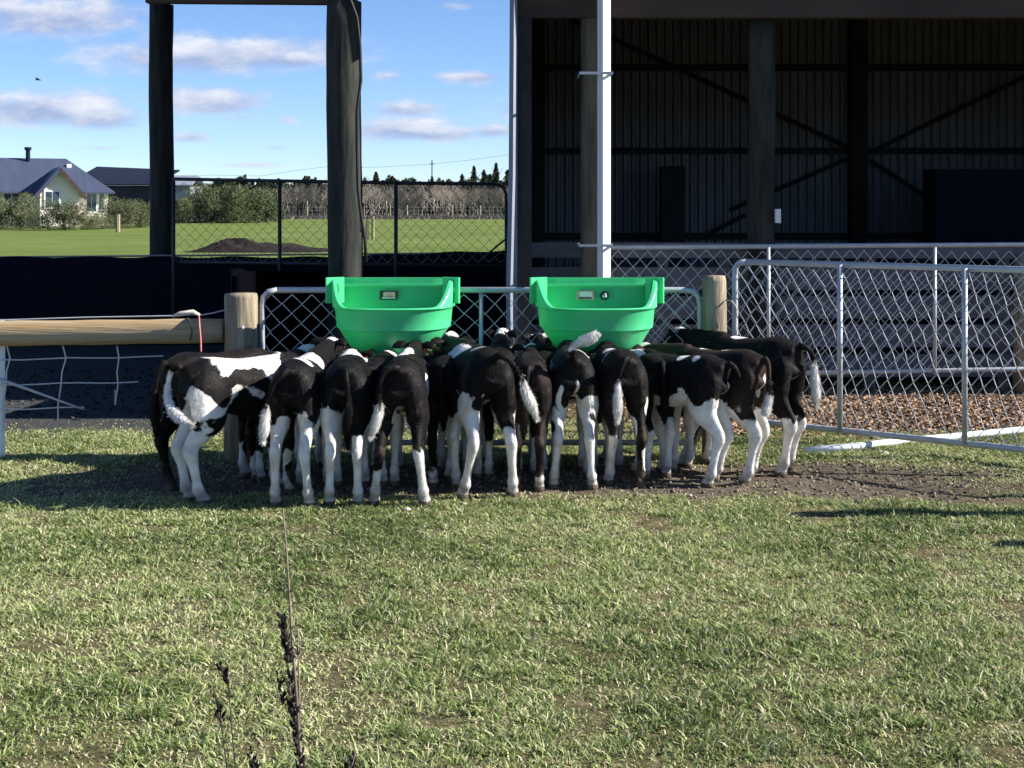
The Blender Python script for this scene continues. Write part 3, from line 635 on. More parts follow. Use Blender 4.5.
def loft(mb, pts, side=(1, 0, 0), n=14, sub=4, flatp=1.0):
    """pts: (x,y,z, half width along side, half depth)"""
    S_ = cr(pts, sub); vs = []; side = Vector(side)
    for i, p in enumerate(S_):
        c = Vector(p[:3]); t = (Vector(S_[min(i+1, len(S_)-1)][:3])-Vector(S_[max(i-1, 0)][:3])).normalized()
        u_ = (side-t*side.dot(t)).normalized(); w_ = t.cross(u_)
        for k in range(n):
            a = 2*math.pi*k/n; ca_, sa = math.cos(a), math.sin(a)
            vs.append(c+u_*p[3]*math.copysign(abs(ca_)**flatp, ca_)+w_*p[4]*math.copysign(abs(sa)**flatp, sa))
    fs = [(i*n+k, i*n+(k+1) % n, (i+1)*n+(k+1) % n, (i+1)*n+k) for i in range(len(S_)-1) for k in range(n)]
    fs += [tuple(range(n))[::-1], tuple(range((len(S_)-1)*n, len(S_)*n))]
    mb.add(vs, fs)
CALVES = 'calves crowded round the two green feeders'
LG = 1.22
def calf(label, X, Y, head, sc=1.0, hind=((-.11, 0), (.11, 0)), fore=((-.09, 0), (.09, 0)), tail=None, hz=0.0, hyaw=0, hpitch=25, socks=(.3, .3, .2, .2), patches=(), brown=0.0, tailw=.55, seed=0, face=True, lean=0):
    rnd = random.Random(seed)
    mb = MB()
    # trunk
    loft(mb, [(0,-.115,.735,.035,.04),(0,-.098,.735,.082,.088),(0,-.045,.718,.112,.126),(0,.03,.705,.126,.142),(0,.12,.685,.126,.150),(0,.24,.655,.142,.168),(0,.36,.645,.150,.180),
              (0,.47,.655,.128,.178),(0,.56,.675,.105,.162),(0,.63,.69,.072,.125),(0,.67,.70,.04,.07)], n=20, flatp=.92)
    for s in (-1, 1):     # hip and pin bones, shoulders
        mb.blob((s*.082, .075, .768), (.040, .06, .034), 10, 8); mb.blob((s*.052, -.075, .762), (.028, .045, .030), 10, 8)
        mb.blob((s*.095, .52, .64), (.045, .085, .15), 10, 8)
    mb.blob((0, .50, .80), (.03, .09, .028))
    # tail head
    T = tail or [(0,-.12,.80),(0,-.155,.76),(.0,-.165,.66),(.01,-.16,.52),(.01,-.155,.40)]
    nT = len(T); rad = []
    for k in range(nT):
        t = k/(nT-1); rad.append(.024-.010*min(1, t/.5) if t < .5 else (.014+.015*math.sin(math.pi*min(1, (t-.5)/.45)*.8) if t < .98 else .008))
    loft(mb, [(*T[k], rad[k]*1.05, rad[k]) for k in range(nT)], side=(.94, .33, .05), n=10, sub=4)
    tailc = np.array([p[:3] for p in cr(T, 6)])
    # hind legs
    feet = []
    for s, (fx, fy) in zip((-1, 1), hind):
        bx = s*.072
        def at(z, y, extra=0):
            k_ = max(0, 1-z/.66); return (bx*(1-k_)+fx*k_+extra*s, y+fy*k_**1.1, z)
        pl = [(*at(.77, .03)[:2], .77, .045, .075), (*at(.68, .01, .006), .076, .122), (*at(.58, .015, .012), .073, .116), (*at(.49, .01, .012), .058, .088), (*at(.42, -.035, .006), .036, .055), (*at(.355, -.085), .027, .042), (*at(.315, -.095), .029, .041),
              (*at(.27, -.083), .024, .031), (*at(.20, -.068), .0205, .023), (*at(.125, -.052), .0215, .024), (*at(.092, -.045), .029, .031), (*at(.062, -.030), .0235, .026), (*at(.035, -.018), .030, .035), (*at(.004, -.012), .034, .044)]
        loft(mb, [(*q_[:3], q_[3]*LG, q_[4]*LG) if q_[2] < .56 else q_ for q_ in pl], n=12, sub=3)
        mb.blob(at(.325, -.12), (.014, .018, .03))      # point of hock
        f_ = at(0, -.012); feet.append(f_)
    for s, (fx, fy) in zip((-1, 1), fore):
        bx = s*.082
        def at(z, y, extra=0):
            k_ = max(0, 1-z/.60); return (bx*(1-k_)+fx*k_+extra*s, y+fy*k_, z)
        pl = [(*at(.66, .54)[:2], .66, .045, .08), (*at(.56, .53), .048, .070), (*at(.48, .515), .036, .052), (*at(.38, .52), .029, .036), (*at(.31, .525), .031, .034), (*at(.27, .522), .029, .031), (*at(.22, .515), .0205, .022),
              (*at(.13, .515), .020, .022), (*at(.09, .517), .028, .029), (*at(.06, .528), .023, .025), (*at(.035, .538), .030, .034), (*at(.004, .542), .033, .042)]
        loft(mb, [(*q_[:3], q_[3]*LG, q_[4]*LG) if q_[2] < .56 else q_ for q_ in pl], n=12, sub=3); feet.append(at(0, .54))
    # neck and head
    hz = hz*.75-.06
    poll = Vector((.0+math.sin(R(hyaw))*.10, .83, .835+hz))
    loft(mb, [(0,.48,.70,.09,.15),(poll.x*.25,.59,.735+hz*.3,.078,.13),(poll.x*.55,.69,.775+hz*.65,.066,.102),(poll.x*.85,.775,.805+hz*.95,.058,.082),(poll.x,.83,.82+hz,.050,.060)], n=14)
    hr = Matrix.Rotation(-R(hyaw), 3, 'Z') @ Matrix.Rotation(-R(hpitch), 3, 'X')
    def hd(x, y, z): return tuple(poll+hr @ Vector((x, y, z)))
    sidev = hr @ Vector((1, 0, 0))
    loft(mb, [(*hd(0,-.035,-.01),.030,.035),(*hd(0,-.01,0),.052,.054),(*hd(0,.04,-.004),.062,.063),(*hd(0,.085,-.012),.058,.061),(*hd(0,.135,-.018),.040,.047),(*hd(0,.18,-.022),.037,.040),(*hd(0,.215,-.024),.042,.040),(*hd(0,.238,-.026),.030,.030)], side=sidev, n=14)
    for s in (-1, 1):
        e0 = hd(s*.045, -.005, .015); e1 = hd(s*.085, -.025, .02); e2 = hd(s*.125, -.035, .008); e3 = hd(s*.152, -.035, -.01)
        loft(mb, [(*e0, .018, .012), (*e1, .034, .013), (*e2, .033, .012), (*e3, .010, .008)], side=(hr @ Vector((0, .45, .9))), n=8, sub=3)
    me0 = bpy.data.meshes.new('t'); me0.from_pydata(mb.v, [], mb.f); ob = bpy.data.objects.new('t', me0); COL.objects.link(ob)
    bm = bmesh.new(); bm.from_mesh(me0); bmesh.ops.recalc_face_normals(bm, faces=bm.faces); bm.to_mesh(me0); bm.free()
    md = ob.modifiers.new('r', 'REMESH'); md.mode = 'VOXEL'; md.voxel_size = .0085; md.use_smooth_shade = True
    ms = ob.modifiers.new('s', 'SMOOTH'); ms.factor = .5; ms.iterations = 9
    me = bpy.data.meshes.new_from_object(ob.evaluated_get(bpy.context.evaluated_depsgraph_get())); bpy.data.objects.remove(ob)
    nv = len(me.vertices); co = np.zeros(nv*3); me.vertices.foreach_get('co', co); co = co.reshape(-1, 3)
    x, y, z = co.T
    w_ = np.full(nv, -.8); sx_ = seed*1.7
    wx = .03*(np.sin(y*17+z*9+sx_)+np.sin(z*31-y*13+sx_*2)*.6); wy = .036*(np.sin(z*19+x*11+sx_*3)+np.sin(y*29+z*17+sx_)*.6); wz = .036*(np.sin(y*21+x*15+sx_*5)+np.sin(y*43+x*19+sx_*4)*.5)
    x0_, y0_, z0_ = x, y, z; x = x+wx*.6; y = y+wy; z = z+wz
    # socks
    for i, sk in enumerate(socks):
        sel = ((x < 0) if i in (0, 2) else (x >= 0)) & ((y < .28) if i < 2 else (y >= .28))
        w_ = np.where(sel, np.maximum(w_, np.clip((sk-z)*9, -1, .8)), w_)
    # belly
    w_ = np.maximum(w_, np.clip((.535-z-np.abs(x)*.45)*9, -1, .8)*(y > .06)*(y < .55)+(-1)*(1-(y > .06)*(y < .55)))
    for (cx_, cy_, cz_, rx, ry, rz, sg) in patches:
        vv = (1-np.sqrt(((x-cx_)/rx)**2+((y-cy_)/ry)**2+((z-cz_)/rz)**2))*2.0
        w_ = np.maximum(w_, np.clip(vv, -1, .9)) if sg > 0 else np.minimum(w_, -np.clip(vv, -1, .9))
    x, y, z = x0_, y0_, z0_
    if rnd.random() < .55:
        hq = np.array(hd(rnd.uniform(-.03, .03), .0, .055)); w_ = np.maximum(w_, (1-np.linalg.norm((co-hq)/np.array([.05, .07, .05]), axis=1))*1.5)
    # star on the forehead
    hp = np.array(hd(0, .06, .06)); w_ = np.maximum(w_, 1-np.linalg.norm((co-hp)/np.array([.03, .05, .05]), axis=1)) if rnd.random() < .7 else w_
    # tail colour by arc position
    dT = np.linalg.norm(co[:, None, :]-tailc[None, ::2, :], axis=2); k = dT.argmin(1); near = (dT.min(1) < .045) & (k > len(tailc[::2])*.22)
    tt = k/(len(tailc[::2])-1); w_ = np.where(near, np.clip((tt-tailw)*12, -.9, .9), w_)
    hoof = np.zeros(nv)
    for f_ in feet:
        dd_ = np.hypot(x-f_[0], y-f_[1]); hoof = np.maximum(hoof, ((dd_ < .07) & (z < .032)).astype(float))
    w_ = np.where(hoof > 0, -.7, w_)
    # dew claws read as small dark spots
    br = np.clip(.55*brown+.5*brown*np.sin(z*19+seed+y*7)*np.sin(x*23+y*9)+.35*(hoof > 0), 0, 1)
    mz = np.array(hd(0, .235, -.03)); pink = np.clip(1.3-np.linalg.norm(co-mz, axis=1)/.05, 0, .8)*.8
    pink = np.maximum(pink, np.clip(1.2-np.sqrt((x/.05)**2+((y-.07)/.10)**2+((z-.50)/.07)**2), 0, 1)*.55*(w_ > -.2))
    C = np.zeros((nv, 4)); C[:, 0] = .5+.5*w_; C[:, 1] = br; C[:, 2] = pink
    C[:, 3] = np.clip(np.clip((.22-z)/.20, 0, 1)*.9+.35*np.exp(-((z-.34)/.05)**2)+.15*np.exp(-((y+.08)/.05)**2-((z-.55)/.12)**2), 0, 1)
    # short hair standing off the same body mesh, longer on the tail switch
    r_ = np.random.default_rng(seed); npol = len(me.polygons); lv = np.zeros(npol*4, int); me.loops.foreach_get('vertex_index', lv); qd = lv.reshape(-1, 4)
    nrm = np.zeros(nv*3); me.vertices.foreach_get('normal', nrm); nrm = nrm.reshape(-1, 3)
    tailv = near & (tt > .35); ft = tailv[qd[:, 0]]; pick = np.concatenate([r_.integers(0, npol, 26000), r_.choice(np.flatnonzero(ft), 2600)]); istail = ft[pick]; nf = len(pick)
    a_, b_ = r_.random((2, nf, 1)); c4 = co[qd[pick]]; base = (c4[:, 0]*(1-a_)+c4[:, 1]*a_)*(1-b_)+(c4[:, 3]*(1-a_)+c4[:, 2]*a_)*b_; nn = nrm[qd[pick, 0]]
    flow = np.tile(np.array([0, -.55, -.75]), (nf, 1)); ti = np.clip(k[qd[pick, 0]]*2, 0, len(tailc)-2); tdir = tailc[np.minimum(ti+2, len(tailc)-1)]-tailc[ti-0]; tdir /= np.linalg.norm(tdir, axis=1)[:, None]+1e-6; flow[istail] = tdir[istail]
    flow = flow+.35*r_.standard_normal((nf, 3)); flow -= nn*(flow*nn).sum(1)[:, None]; flow /= np.linalg.norm(flow, axis=1)[:, None]+1e-6
    ln_ = np.where(istail, r_.uniform(.02, .045, nf), r_.uniform(.007, .016, nf))[:, None]; dirv = flow+nn*np.where(istail, .08, .38)[:, None]
    sidev_ = np.cross(flow, nn)*np.where(istail, .0022, .0016)[:, None]; base = base-nn*.001
    FV = np.stack([base-sidev_, base+sidev_, base+dirv*ln_], 1).reshape(-1, 3); src = np.repeat(qd[pick, 0], 3)
    allv = np.concatenate([co, FV]); allf = np.concatenate([lv, np.arange(nf*3)+nv]); sts = np.concatenate([np.arange(npol)*4, npol*4+np.arange(nf)*3])
    C = np.concatenate([C, C[src]]); bpy.data.meshes.remove(me); me = npmesh('calf_body', allv, allf, sts, 'coat')
    at_ = me.attributes.new('coat', 'FLOAT_COLOR', 'POINT'); at_.data.foreach_set('color', C.astype(np.float32).ravel())
    sf = np.zeros(len(me.polygons), bool); sf[:npol] = True; me.polygons.foreach_set('use_smooth', sf)
    root = thing('calf', (X, Y, 0), label, 'calf', CALVES, -R(head)); root.scale = (sc*.95, sc, sc)
    link('body', me, root)
    for s in (-1, 1):
        m = MB(); m.blob(hd(s*.057, .07, .012), (.011, .013, .012)); m.build('eye', 'eye', root, True)
    return root
def CF(label, xpx, ypx, head, **k):
    Y = gy(ypx+3); k['sc'] = k.get('sc', 1.0)*(1.0 if k.get('seed') in (6, 12) else .95); calf(label, px(xpx, Y), Y, head, **k)
TL = lambda x1, x2, zt=.36, y=-.17: [(0,-.12,.80),(x1*.3,-.155,.765),(x1*.75,y,.68),(x1,y-.01,.58),(x2,y,.48),(x2,y+.01,zt)]
CF('all black calf at the left end, half hidden behind the white saddled calf', 183, 490, 40, seed=1, brown=.25, hind=((-.10,0),(.09,.05)), socks=(-1,-1,-1,-1), patches=((0,.3,.45,.4,.4,.3,-1),), tail=TL(-.03,-.04), tailw=1.3, hz=-.12, hpitch=50)
CF('calf with a broad white saddle and a white tail curling right across its hind leg', 201, 500, 52, seed=2, brown=.12, hind=((-.075,-.02),(.065,.0)), socks=(.62,.66,-1,-1), tail=[(0,-.12,.80),(-.03,-.16,.79),(-.05,-.18,.70),(-.02,-.19,.60),(.07,-.17,.525),(.19,-.13,.485)], tailw=.12,
   patches=((-.02,.30,.83,.20,.27,.13,1),(0,.30,.42,.3,.34,.24,-1),(-.09,-.02,.70,.09,.10,.13,-1),(.1,0,.7,.09,.12,.12,-1)), hz=-.10, hpitch=45)
CF('calf with white patched back, its white tipped tail hanging beside the white saddled calf', 294, 503, 4, seed=3, brown=.06, hind=((-.11,0),(.105,-.02)), socks=(.50,.52,.4,.4), tail=[(0,-.12,.80),(-.03,-.155,.775),(-.085,-.165,.72),(-.115,-.165,.62),(-.13,-.165,.54),(-.14,-.16,.46),(-.15,-.155,.40)], tailw=.52,
   patches=((-.05,.30,.84,.17,.15,.10,1),(.08,.10,.86,.12,.07,.07,1),(-.13,.35,.68,.05,.14,.14,1),(.12,.03,.45,.03,.05,.2,1)), hz=.08, hyaw=24, hpitch=25)
CF('black rumped calf with white legs and dark tail before the left feeder', 346, 502, -4, seed=4, sc=1.0, hind=((-.10,.0),(.075,-.01)), socks=(.56,.44,.4,.4), tail=TL(.03,.02), tailw=1.3,
   patches=((-.07,.02,.52,.05,.06,.14,1),(.0,.50,.82,.12,.16,.07,1),(-.12,.3,.66,.05,.12,.16,1)), hz=-.03, hpitch=35)
CF('large grey black calf standing wide on white shanks before the left feeder', 401, 502, 0, seed=5, brown=.08, hind=((-.165,0),(.15,.0)), socks=(.25,.30,.2,.2), tail=[(0,-.12,.80),(-.05,-.155,.81),(-.10,-.165,.76),(-.115,-.165,.66),(-.115,-.165,.58),(-.14,-.165,.49),(-.165,-.16,.42)], tailw=.60, hz=.05, hyaw=12, hpitch=20,
   patches=((0,.05,.42,.05,.3,.16,1),(.14,.35,.60,.05,.14,.12,1),(-.05,.45,.84,.08,.10,.05,1)))
CF('black calf with white legs whose white tipped tail swings right, between the feeders', 488, 495, -17, seed=6, sc=1.0, brown=.05, hind=((-.155,.03),(.15,.0)), socks=(.55,.50,.5,.4), tail=[(0,-.12,.80),(.03,-.155,.815),(.09,-.165,.78),(.15,-.165,.70),(.175,-.165,.62),(.215,-.16,.54),(.25,-.155,.46)], tailw=.50, hz=.0, hpitch=30,
   patches=((-.11,.38,.82,.08,.16,.07,1),(-.15,.45,.55,.06,.10,.2,1),(-.02,.14,.86,.07,.05,.03,1),(-.05,-.02,.52,.06,.1,.08,-1),(.10,-.04,.5,.05,.07,.09,-1)))
CF('dark brown calf squeezed in by the left edge of the right feeder', 529, 488, 2, seed=7, sc=.96, brown=.3, hind=((-.08,0),(.07,.02)), socks=(-1,.12,.2,.2), tail=TL(-.02,-.03), tailw=1.3, patches=((0,.3,.5,.25,.3,.12,-1),), hz=.02)
CF('white legged calf with its white tail flicked up in front of the right feeder', 573, 485, 0, seed=8, brown=.04, hind=((-.13,.0),(.125,-.02)), socks=(.50,.55,.5,.5), tail=[(0,-.12,.80),(-.01,-.16,.835),(-.025,-.175,.865),(.0,-.18,.895),(.05,-.18,.915),(.11,-.175,.94),(.15,-.17,.955)], tailw=.33, hz=.03, hyaw=-10,
   patches=((-.105,-.05,.52,.022,.05,.16,1),(.0,-.08,.52,.012,.07,.20,1),(.06,.14,.86,.13,.12,.06,1),(-.13,.25,.62,.05,.14,.14,1),(-.12,-.05,.42,.035,.07,.05,-1),(.11,-.07,.42,.03,.04,.05,-1)))
CF('grey black calf with one dark hind leg, below the right half of the right feeder', 624, 484, -8, seed=9, brown=.10, hind=((-.08,.12),(.105,-.0)), socks=(.30,-1,.3,.3), tail=[(0,-.12,.80),(-.03,-.155,.80),(-.065,-.165,.73),(-.075,-.165,.66),(-.08,-.165,.58),(-.08,-.165,.50),(-.08,-.16,.43)], tailw=.46, hz=.0,
   patches=((.125,-.04,.48,.02,.03,.12,1),(-.06,.20,.84,.09,.09,.06,1),(-.14,.35,.62,.05,.14,.16,1),(.0,.06,.40,.06,.25,.13,1),(.12,-.06,.2,.03,.03,.14,1)))
CF('calf seen nearly side on, black flank, white legs, tail curled to a white tuft', 712, 481, -48, seed=10, sc=.95, brown=.03, hind=((-.11,-.02),(.09,.06)), fore=((-.08,.02),(.1,-.08)), socks=(.57,.57,.56,.56), tail=[(0,-.12,.80),(.02,-.155,.775),(.05,-.17,.725),(.095,-.17,.67),(.115,-.17,.61),(.10,-.165,.55),(.07,-.16,.50)], tailw=.45, hz=-.02,
   patches=((-.12,.50,.60,.08,.10,.18,1),(0,.3,.52,.17,.40,.07,1),(-.1,.14,.50,.06,.07,.10,1),(.0,.60,.74,.12,.10,.2,1),(-.05,.16,.84,.07,.10,.05,1),(-.14,.42,.72,.05,.08,.08,1),(.03,-.09,.66,.012,.04,.10,1)))
CF('brown rumped calf with white shanks, second from the right end', 748, 479, -46, seed=11, brown=.62, sc=.98, hind=((-.09,-.02),(.10,.08)), socks=(.46,.43,.5,.5), tail=TL(-.03,-.06,.46), tailw=.55,
   patches=((.02,.24,.86,.06,.14,.04,1),(.01,-.09,.56,.014,.05,.14,1),(.0,.2,.5,.18,.2,.08,1)), hz=.0)
CF('black calf with a long white tail at the right end of the herd', 783, 471, -42, seed=12, brown=.10, sc=.99, hind=((-.075,-.02),(.075,.05)), fore=((-.08,.0),(.08,0)), socks=(.34,.36,.5,.4), tail=[(0,-.12,.80),(.03,-.155,.79),(.07,-.165,.75),(.09,-.165,.69),(.10,-.165,.60),(.115,-.165,.50),(.125,-.16,.42)], tailw=.42,
   patches=((-.10,.14,.53,.07,.14,.12,1),(.0,.38,.86,.05,.12,.04,1),(.0,-.07,.60,.012,.05,.18,1)), hz=.03)
CF('dark calf tucked in behind, just right of the left feeder', 445, 484, 4, seed=13, sc=.95, hind=((-.08,.02),(.08,0)), socks=(.16,.45,.3,.3), tailw=1.3, patches=((.0,.5,.85,.06,.12,.03,1),), hz=.06, hyaw=-14)
CF('calf with a white crown, head raised in the gap between the feeders', 500, 474, -2, seed=14, sc=.97, hind=((-.08,0),(.08,0)), socks=(.3,.3,.3,.3), tailw=1.3, patches=((.0,.78,.93,.09,.09,.06,1),), hz=.09, hyaw=20, hpitch=10)
CF('black and white back row calf with head up beside the weathered gate post', 682, 462, -68, seed=15, sc=.95, hind=((-.08,0),(.08,0)), socks=(.3,-1,.3,.3), tailw=1.3, patches=((.0,.50,.86,.12,.10,.08,1),(0,.78,.9,.06,.05,.05,1)), hz=.07, hpitch=15)
CF('dark back row calf behind the white saddled calf, by the strainer post', 268, 476, 22, seed=16, sc=.95, brown=.15, hind=((-.08,0),(.08,0)), socks=(.2,.2,.2,.2), tailw=1.3, hz=.03, hyaw=25, patches=((.0,.45,.86,.10,.10,.05,1),))
CF('black and white back row calf with face under the right corner of the right feeder', 655, 474, -14, seed=17, sc=.93, hind=((-.08,0),(.08,0)), socks=(.4,.4,.4,.4), tailw=1.3, hz=.02, patches=((.08,.5,.72,.09,.14,.16,1),(.0,.3,.8,.1,.05,.06,1)))

CF('white faced back row calf peering over the white patched calf by the left feeder', 318, 470, 10, seed=18, sc=.96, hind=((-.08,0),(.08,0)), socks=(.3,.3,.3,.3), tailw=1.3, hz=.12, hyaw=50, hpitch=15, patches=((.04,.86,.88,.09,.12,.07,1),))
CF('back row calf with a white poll just left of the right feeder', 545, 470, 0, seed=19, sc=.93, hind=((-.08,0),(.08,0)), socks=(.3,.3,.3,.3), tailw=1.3, hz=.10, hyaw=-25, hpitch=20, patches=((.0,.82,.86,.10,.07,.06,1),))
CF('back row calf with white ears beside the right edge of the left feeder', 462, 470, -10, seed=20, sc=.94, hind=((-.08,0),(.08,0)), socks=(.3,.3,.3,.3), tailw=1.3, hz=.09, hyaw=-30, hpitch=20, patches=((.06,.82,.86,.10,.05,.05,1),))

CF('dark middle row calf seen between the two wide standing calves under the left feeder', 372, 482, 6, seed=21, sc=.93, hind=((-.08,0),(.08,.03)), socks=(.40,.25,.3,.3), tailw=1.3, hz=.02, hyaw=10, patches=((.05,.5,.84,.10,.10,.05,1),))
CF('pale bellied middle row calf directly under the right feeder', 598, 473, 3, seed=22, sc=.93, hind=((-.08,0),(.08,.03)), socks=(.56,.5,.5,.5), tailw=1.3, hz=.02, hyaw=15, patches=((.0,.5,.84,.12,.12,.06,1),(-.1,.2,.6,.08,.16,.12,1)))

# ------------------------------------------------------------------ background: house, trees, mound
HYd = 98.0
def hx(x, Y=HYd): return px(x, Y)
def hzv(y, Y=HYd): return pz(y, Y)
ho = thing('house', (hx(40), HYd, 0), 'cream farmhouse with a dark blue gabled roof across the field', 'house'); cxh = hx(40); ho.rotation_euler = (0, 0, 0)
HA = R(24); ho.rotation_euler = (0, 0, HA); hc, hs_ = math.cos(HA), math.sin(HA)
def hl(xp, ly, yp=None, z=None):
    """point of the house on its local line y=ly that is seen at column xp; height from row yp or given z"""
    u_ = (xp-512)/F; lx = (u_*(HYd+ly*hc)-cxh+ly*hs_)/(hc-u_*hs_); Yw = HYd+lx*hs_+ly*hc
    return Vector((lx, ly, z if z is not None else pz(yp, Yw)))
def slab(m_, a, b, c, d_, th=.12):
    vs = [Vector(p) for p in (a, b, c, d_)]; vs += [p+Vector((0, 0, th)) for p in vs]
    m_.add(vs, [(3,2,1,0),(4,5,6,7),(0,1,5,4),(1,2,6,5),(2,3,7,6),(3,0,4,7)])
def wallbox(x0p, x1p, ly0, ly1, z1, nm='wall'):
    a = hl(x0p, ly0, z=0).x; b = hl(x1p, ly0, z=0).x; m = MB(); m.box(((a+b)/2, (ly0+ly1)/2, z1/2), (b-a, ly1-ly0, z1)); return m.build(nm, 'housewall', ho)
wallbox(-150, 108, 0, 9, 2.5)
zE = 2.6; ga, gb = hl(40, -2.5, z=0).x, hl(79, -2.5, z=0).x; gp_ = (ga+gb)/2; zA = hl(58, -2.5, 169).z
m = MB(); m.add([(ga,-2.5,0),(gb,-2.5,0),(gb,-2.5,zE),(gp_,-2.5,zA),(ga,-2.5,zE),(ga,-.01,0),(gb,-.01,0),(gb,-.01,zE),(gp_,-.01,zA),(ga,-.01,zE)], [(0,1,2,3,4),(9,8,7,6,5),(0,5,6,1),(1,6,7,2),(4,9,5,0)]); m.build('gable_wall', 'housewall', ho)
zR = hl(55, 4.5, 160).z; rx = hl(66, 4.5, z=0).x; ex = hl(115, -.8, z=0).x; lx0 = hl(-170, -.8, z=0).x
m = MB(); slab(m, (lx0,-.8,2.45),(ex,-.8,2.45),(rx,4.5,zR),(lx0,4.5,zR)); m.build('roof', 'houseroof', ho)
m = MB(); slab(m, (lx0,9.8,2.45),(ex,9.8,2.45),(rx,4.52,zR),(lx0,4.52,zR)); m.build('roof', 'houseroof', ho)
m = MB(); slab(m, (ex,-.8,2.45),(ex,9.8,2.45),(rx,4.53,zR),(rx,4.5,zR)); m.build('roof', 'houseroof', ho)
m = MB(); sl = (zA-zE)/(gb-gp_)
for s_ in (-1, 1):
    e_ = gp_+s_*((gb-gp_)+.45); ze = zE-sl*.45; slab(m, (gp_,-3.0,zA+.06),(e_,-3.0,ze+.06),(e_,1.0,ze+.06),(gp_,3.4,zA+.06), .1)
m.build('gable_roof', 'houseroof', ho)
for s_ in (-1, 1):
    m = MB(); e_ = gp_+s_*((gb-gp_)+.47); m.box(((gp_+e_)/2, -3.06, (zA+zE-sl*.45)/2-.02), (math.hypot(e_-gp_, zA-zE+sl*.45), .06, .24), Matrix.Rotation(s_*math.atan2(zA-zE+sl*.45, abs(e_-gp_)), 3, 'Y')); m.build('bargeboard', 'beam' if s_ > 0 else 'houseroof', ho)
m = MB(); m.box(((lx0+ga-.5)/2, -.86, 2.50), (ga-.5-lx0, .1, .14)); m.box(((gb+.5+ex)/2, -.86, 2.50), (ex-gb-.5, .1, .14)); m.build('gutter', 'houseroof', ho)
for x0_, x1_, y0_, y1_, ly in ((45, 60, 191, 208, -2.53), (86, 97, 193, 212, -.03), (99, 104, 193, 210, -.03), (3, 20, 193, 222, -.03)):
    pa, pb_ = hl(x0_, ly, y1_), hl(x1_, ly, y0_); a_, b_, z0_, z1_ = pa.x, pb_.x, max(.1, pa.z), pb_.z
    m = MB(); m.box(((a_+b_)/2, ly, (z0_+z1_)/2), (b_-a_+.15, .08, z1_-z0_+.15)); wo = m.build('window', 'trim', ho)
    m = MB()
    for q_ in (0, 1): m.box((a_+(b_-a_)*(.27+.46*q_), ly-.04, (z0_+z1_)/2), ((b_-a_)*.40, .04, z1_-z0_-.12))
    m.build('pane', 'glass', wo)
ch_ = hl(28, 4.0, 150); m = MB(); m.tube([(ch_.x, 4.0, zR-.5), (ch_.x, 4.0, ch_.z)], .17, 8); m.tube([(ch_.x, 4.0, ch_.z), (ch_.x, 4.0, ch_.z+.22)], .26, 8); m.build('chimney', 'farshed', ho)
vn = hl(69, 3.2, 166); m = MB(); m.box((vn.x, 3.2, vn.z), (.35, .35, .3)); m.build('roof_vent', 'white', ho)
fs_ = thing('far_shed', (px(125, 112), 112, 0), 'long low dark shed beside the blue roofed house', 'shed')
m = MB(); m.box((0, 0, 1.6), (px(172, 112)-px(96, 112), 7, 3.2)); m.build('wall', 'farshed', fs_)
m = MB(); wd_ = px(178, 112)-px(92, 112); slab(m, (-wd_/2,-4,3.2),(wd_/2,-4,3.2),(wd_/2,4,pz(170, 112)),(-wd_/2,4,pz(170, 112)+.3)); m.build('roof', 'farshed', fs_)
gs_ = thing('grey_shed', (px(186, 130), 130, 0), 'small pale grey shed seen through the mesh gate', 'shed')
m = MB(); m.box((0, 0, 1.7), (px(196, 130)-px(176, 130), 5, 3.4)); m.build('wall', 'ironout', gs_)
m = MB(); slab(m, (-1.3,-3,3.4),(1.3,-3,3.4),(1.3,0,4.4),(-1.3,0,4.4)); slab(m, (-1.3,3,3.4),(1.3,3,3.4),(1.3,0,4.4),(-1.3,0,4.4)); m.build('roof', 'ironout', gs_)
ws_ = thing('white_hut', (px(441, 190), 190, 0), 'tiny white roofed hut among the far conifers', 'hut')
m = MB(); m.box((0, 0, 1.6), (2.6, 3, 3.2)); m.build('wall', 'trim', ws_)
m = MB(); slab(m, (-1.5,-2,3.2),(1.5,-2,3.2),(1.5,0,4.3),(-1.5,0,4.3)); slab(m, (-1.5,2,3.2),(1.5,2,3.2),(1.5,0,4.3),(-1.5,0,4.3)); m.build('roof', 'white', ws_)

# soil mound
MY = 46
mo = MB(); n1, n2 = 70, 30; vs = []; X0_, X1_ = px(180, MY), px(345, MY)
for j in range(n2+1):
    for k in range(n1+1):
        t = k/n1; s_ = j/n2; x_ = X0_+(X1_-X0_)*t; y_ = -2+4*s_
        hgt = (1.05*math.exp(-((t-.30)/.14)**2)+.75*math.exp(-((t-.58)/.26)**2))*math.sin(math.pi*s_)**.8
        hgt = hgt*.33*(1+1.1*fbm(x_, y_, 1.6, 5, 3))*sm(0, .1, t)*sm(0, .1, 1-t)
        vs.append((x_-px(245, MY), y_, max(0, hgt)-.02))
fs = [(j*(n1+1)+k, j*(n1+1)+k+1, (j+1)*(n1+1)+k+1, (j+1)*(n1+1)+k) for j in range(n2) for k in range(n1)]
mo.add(vs, fs); o = mo.build('soil_mound', 'mound', None); o.location = (px(245, MY), MY, 0); tag(o, 'long dark heap of soil lying on the field beyond the mesh gate', 'soil heap')

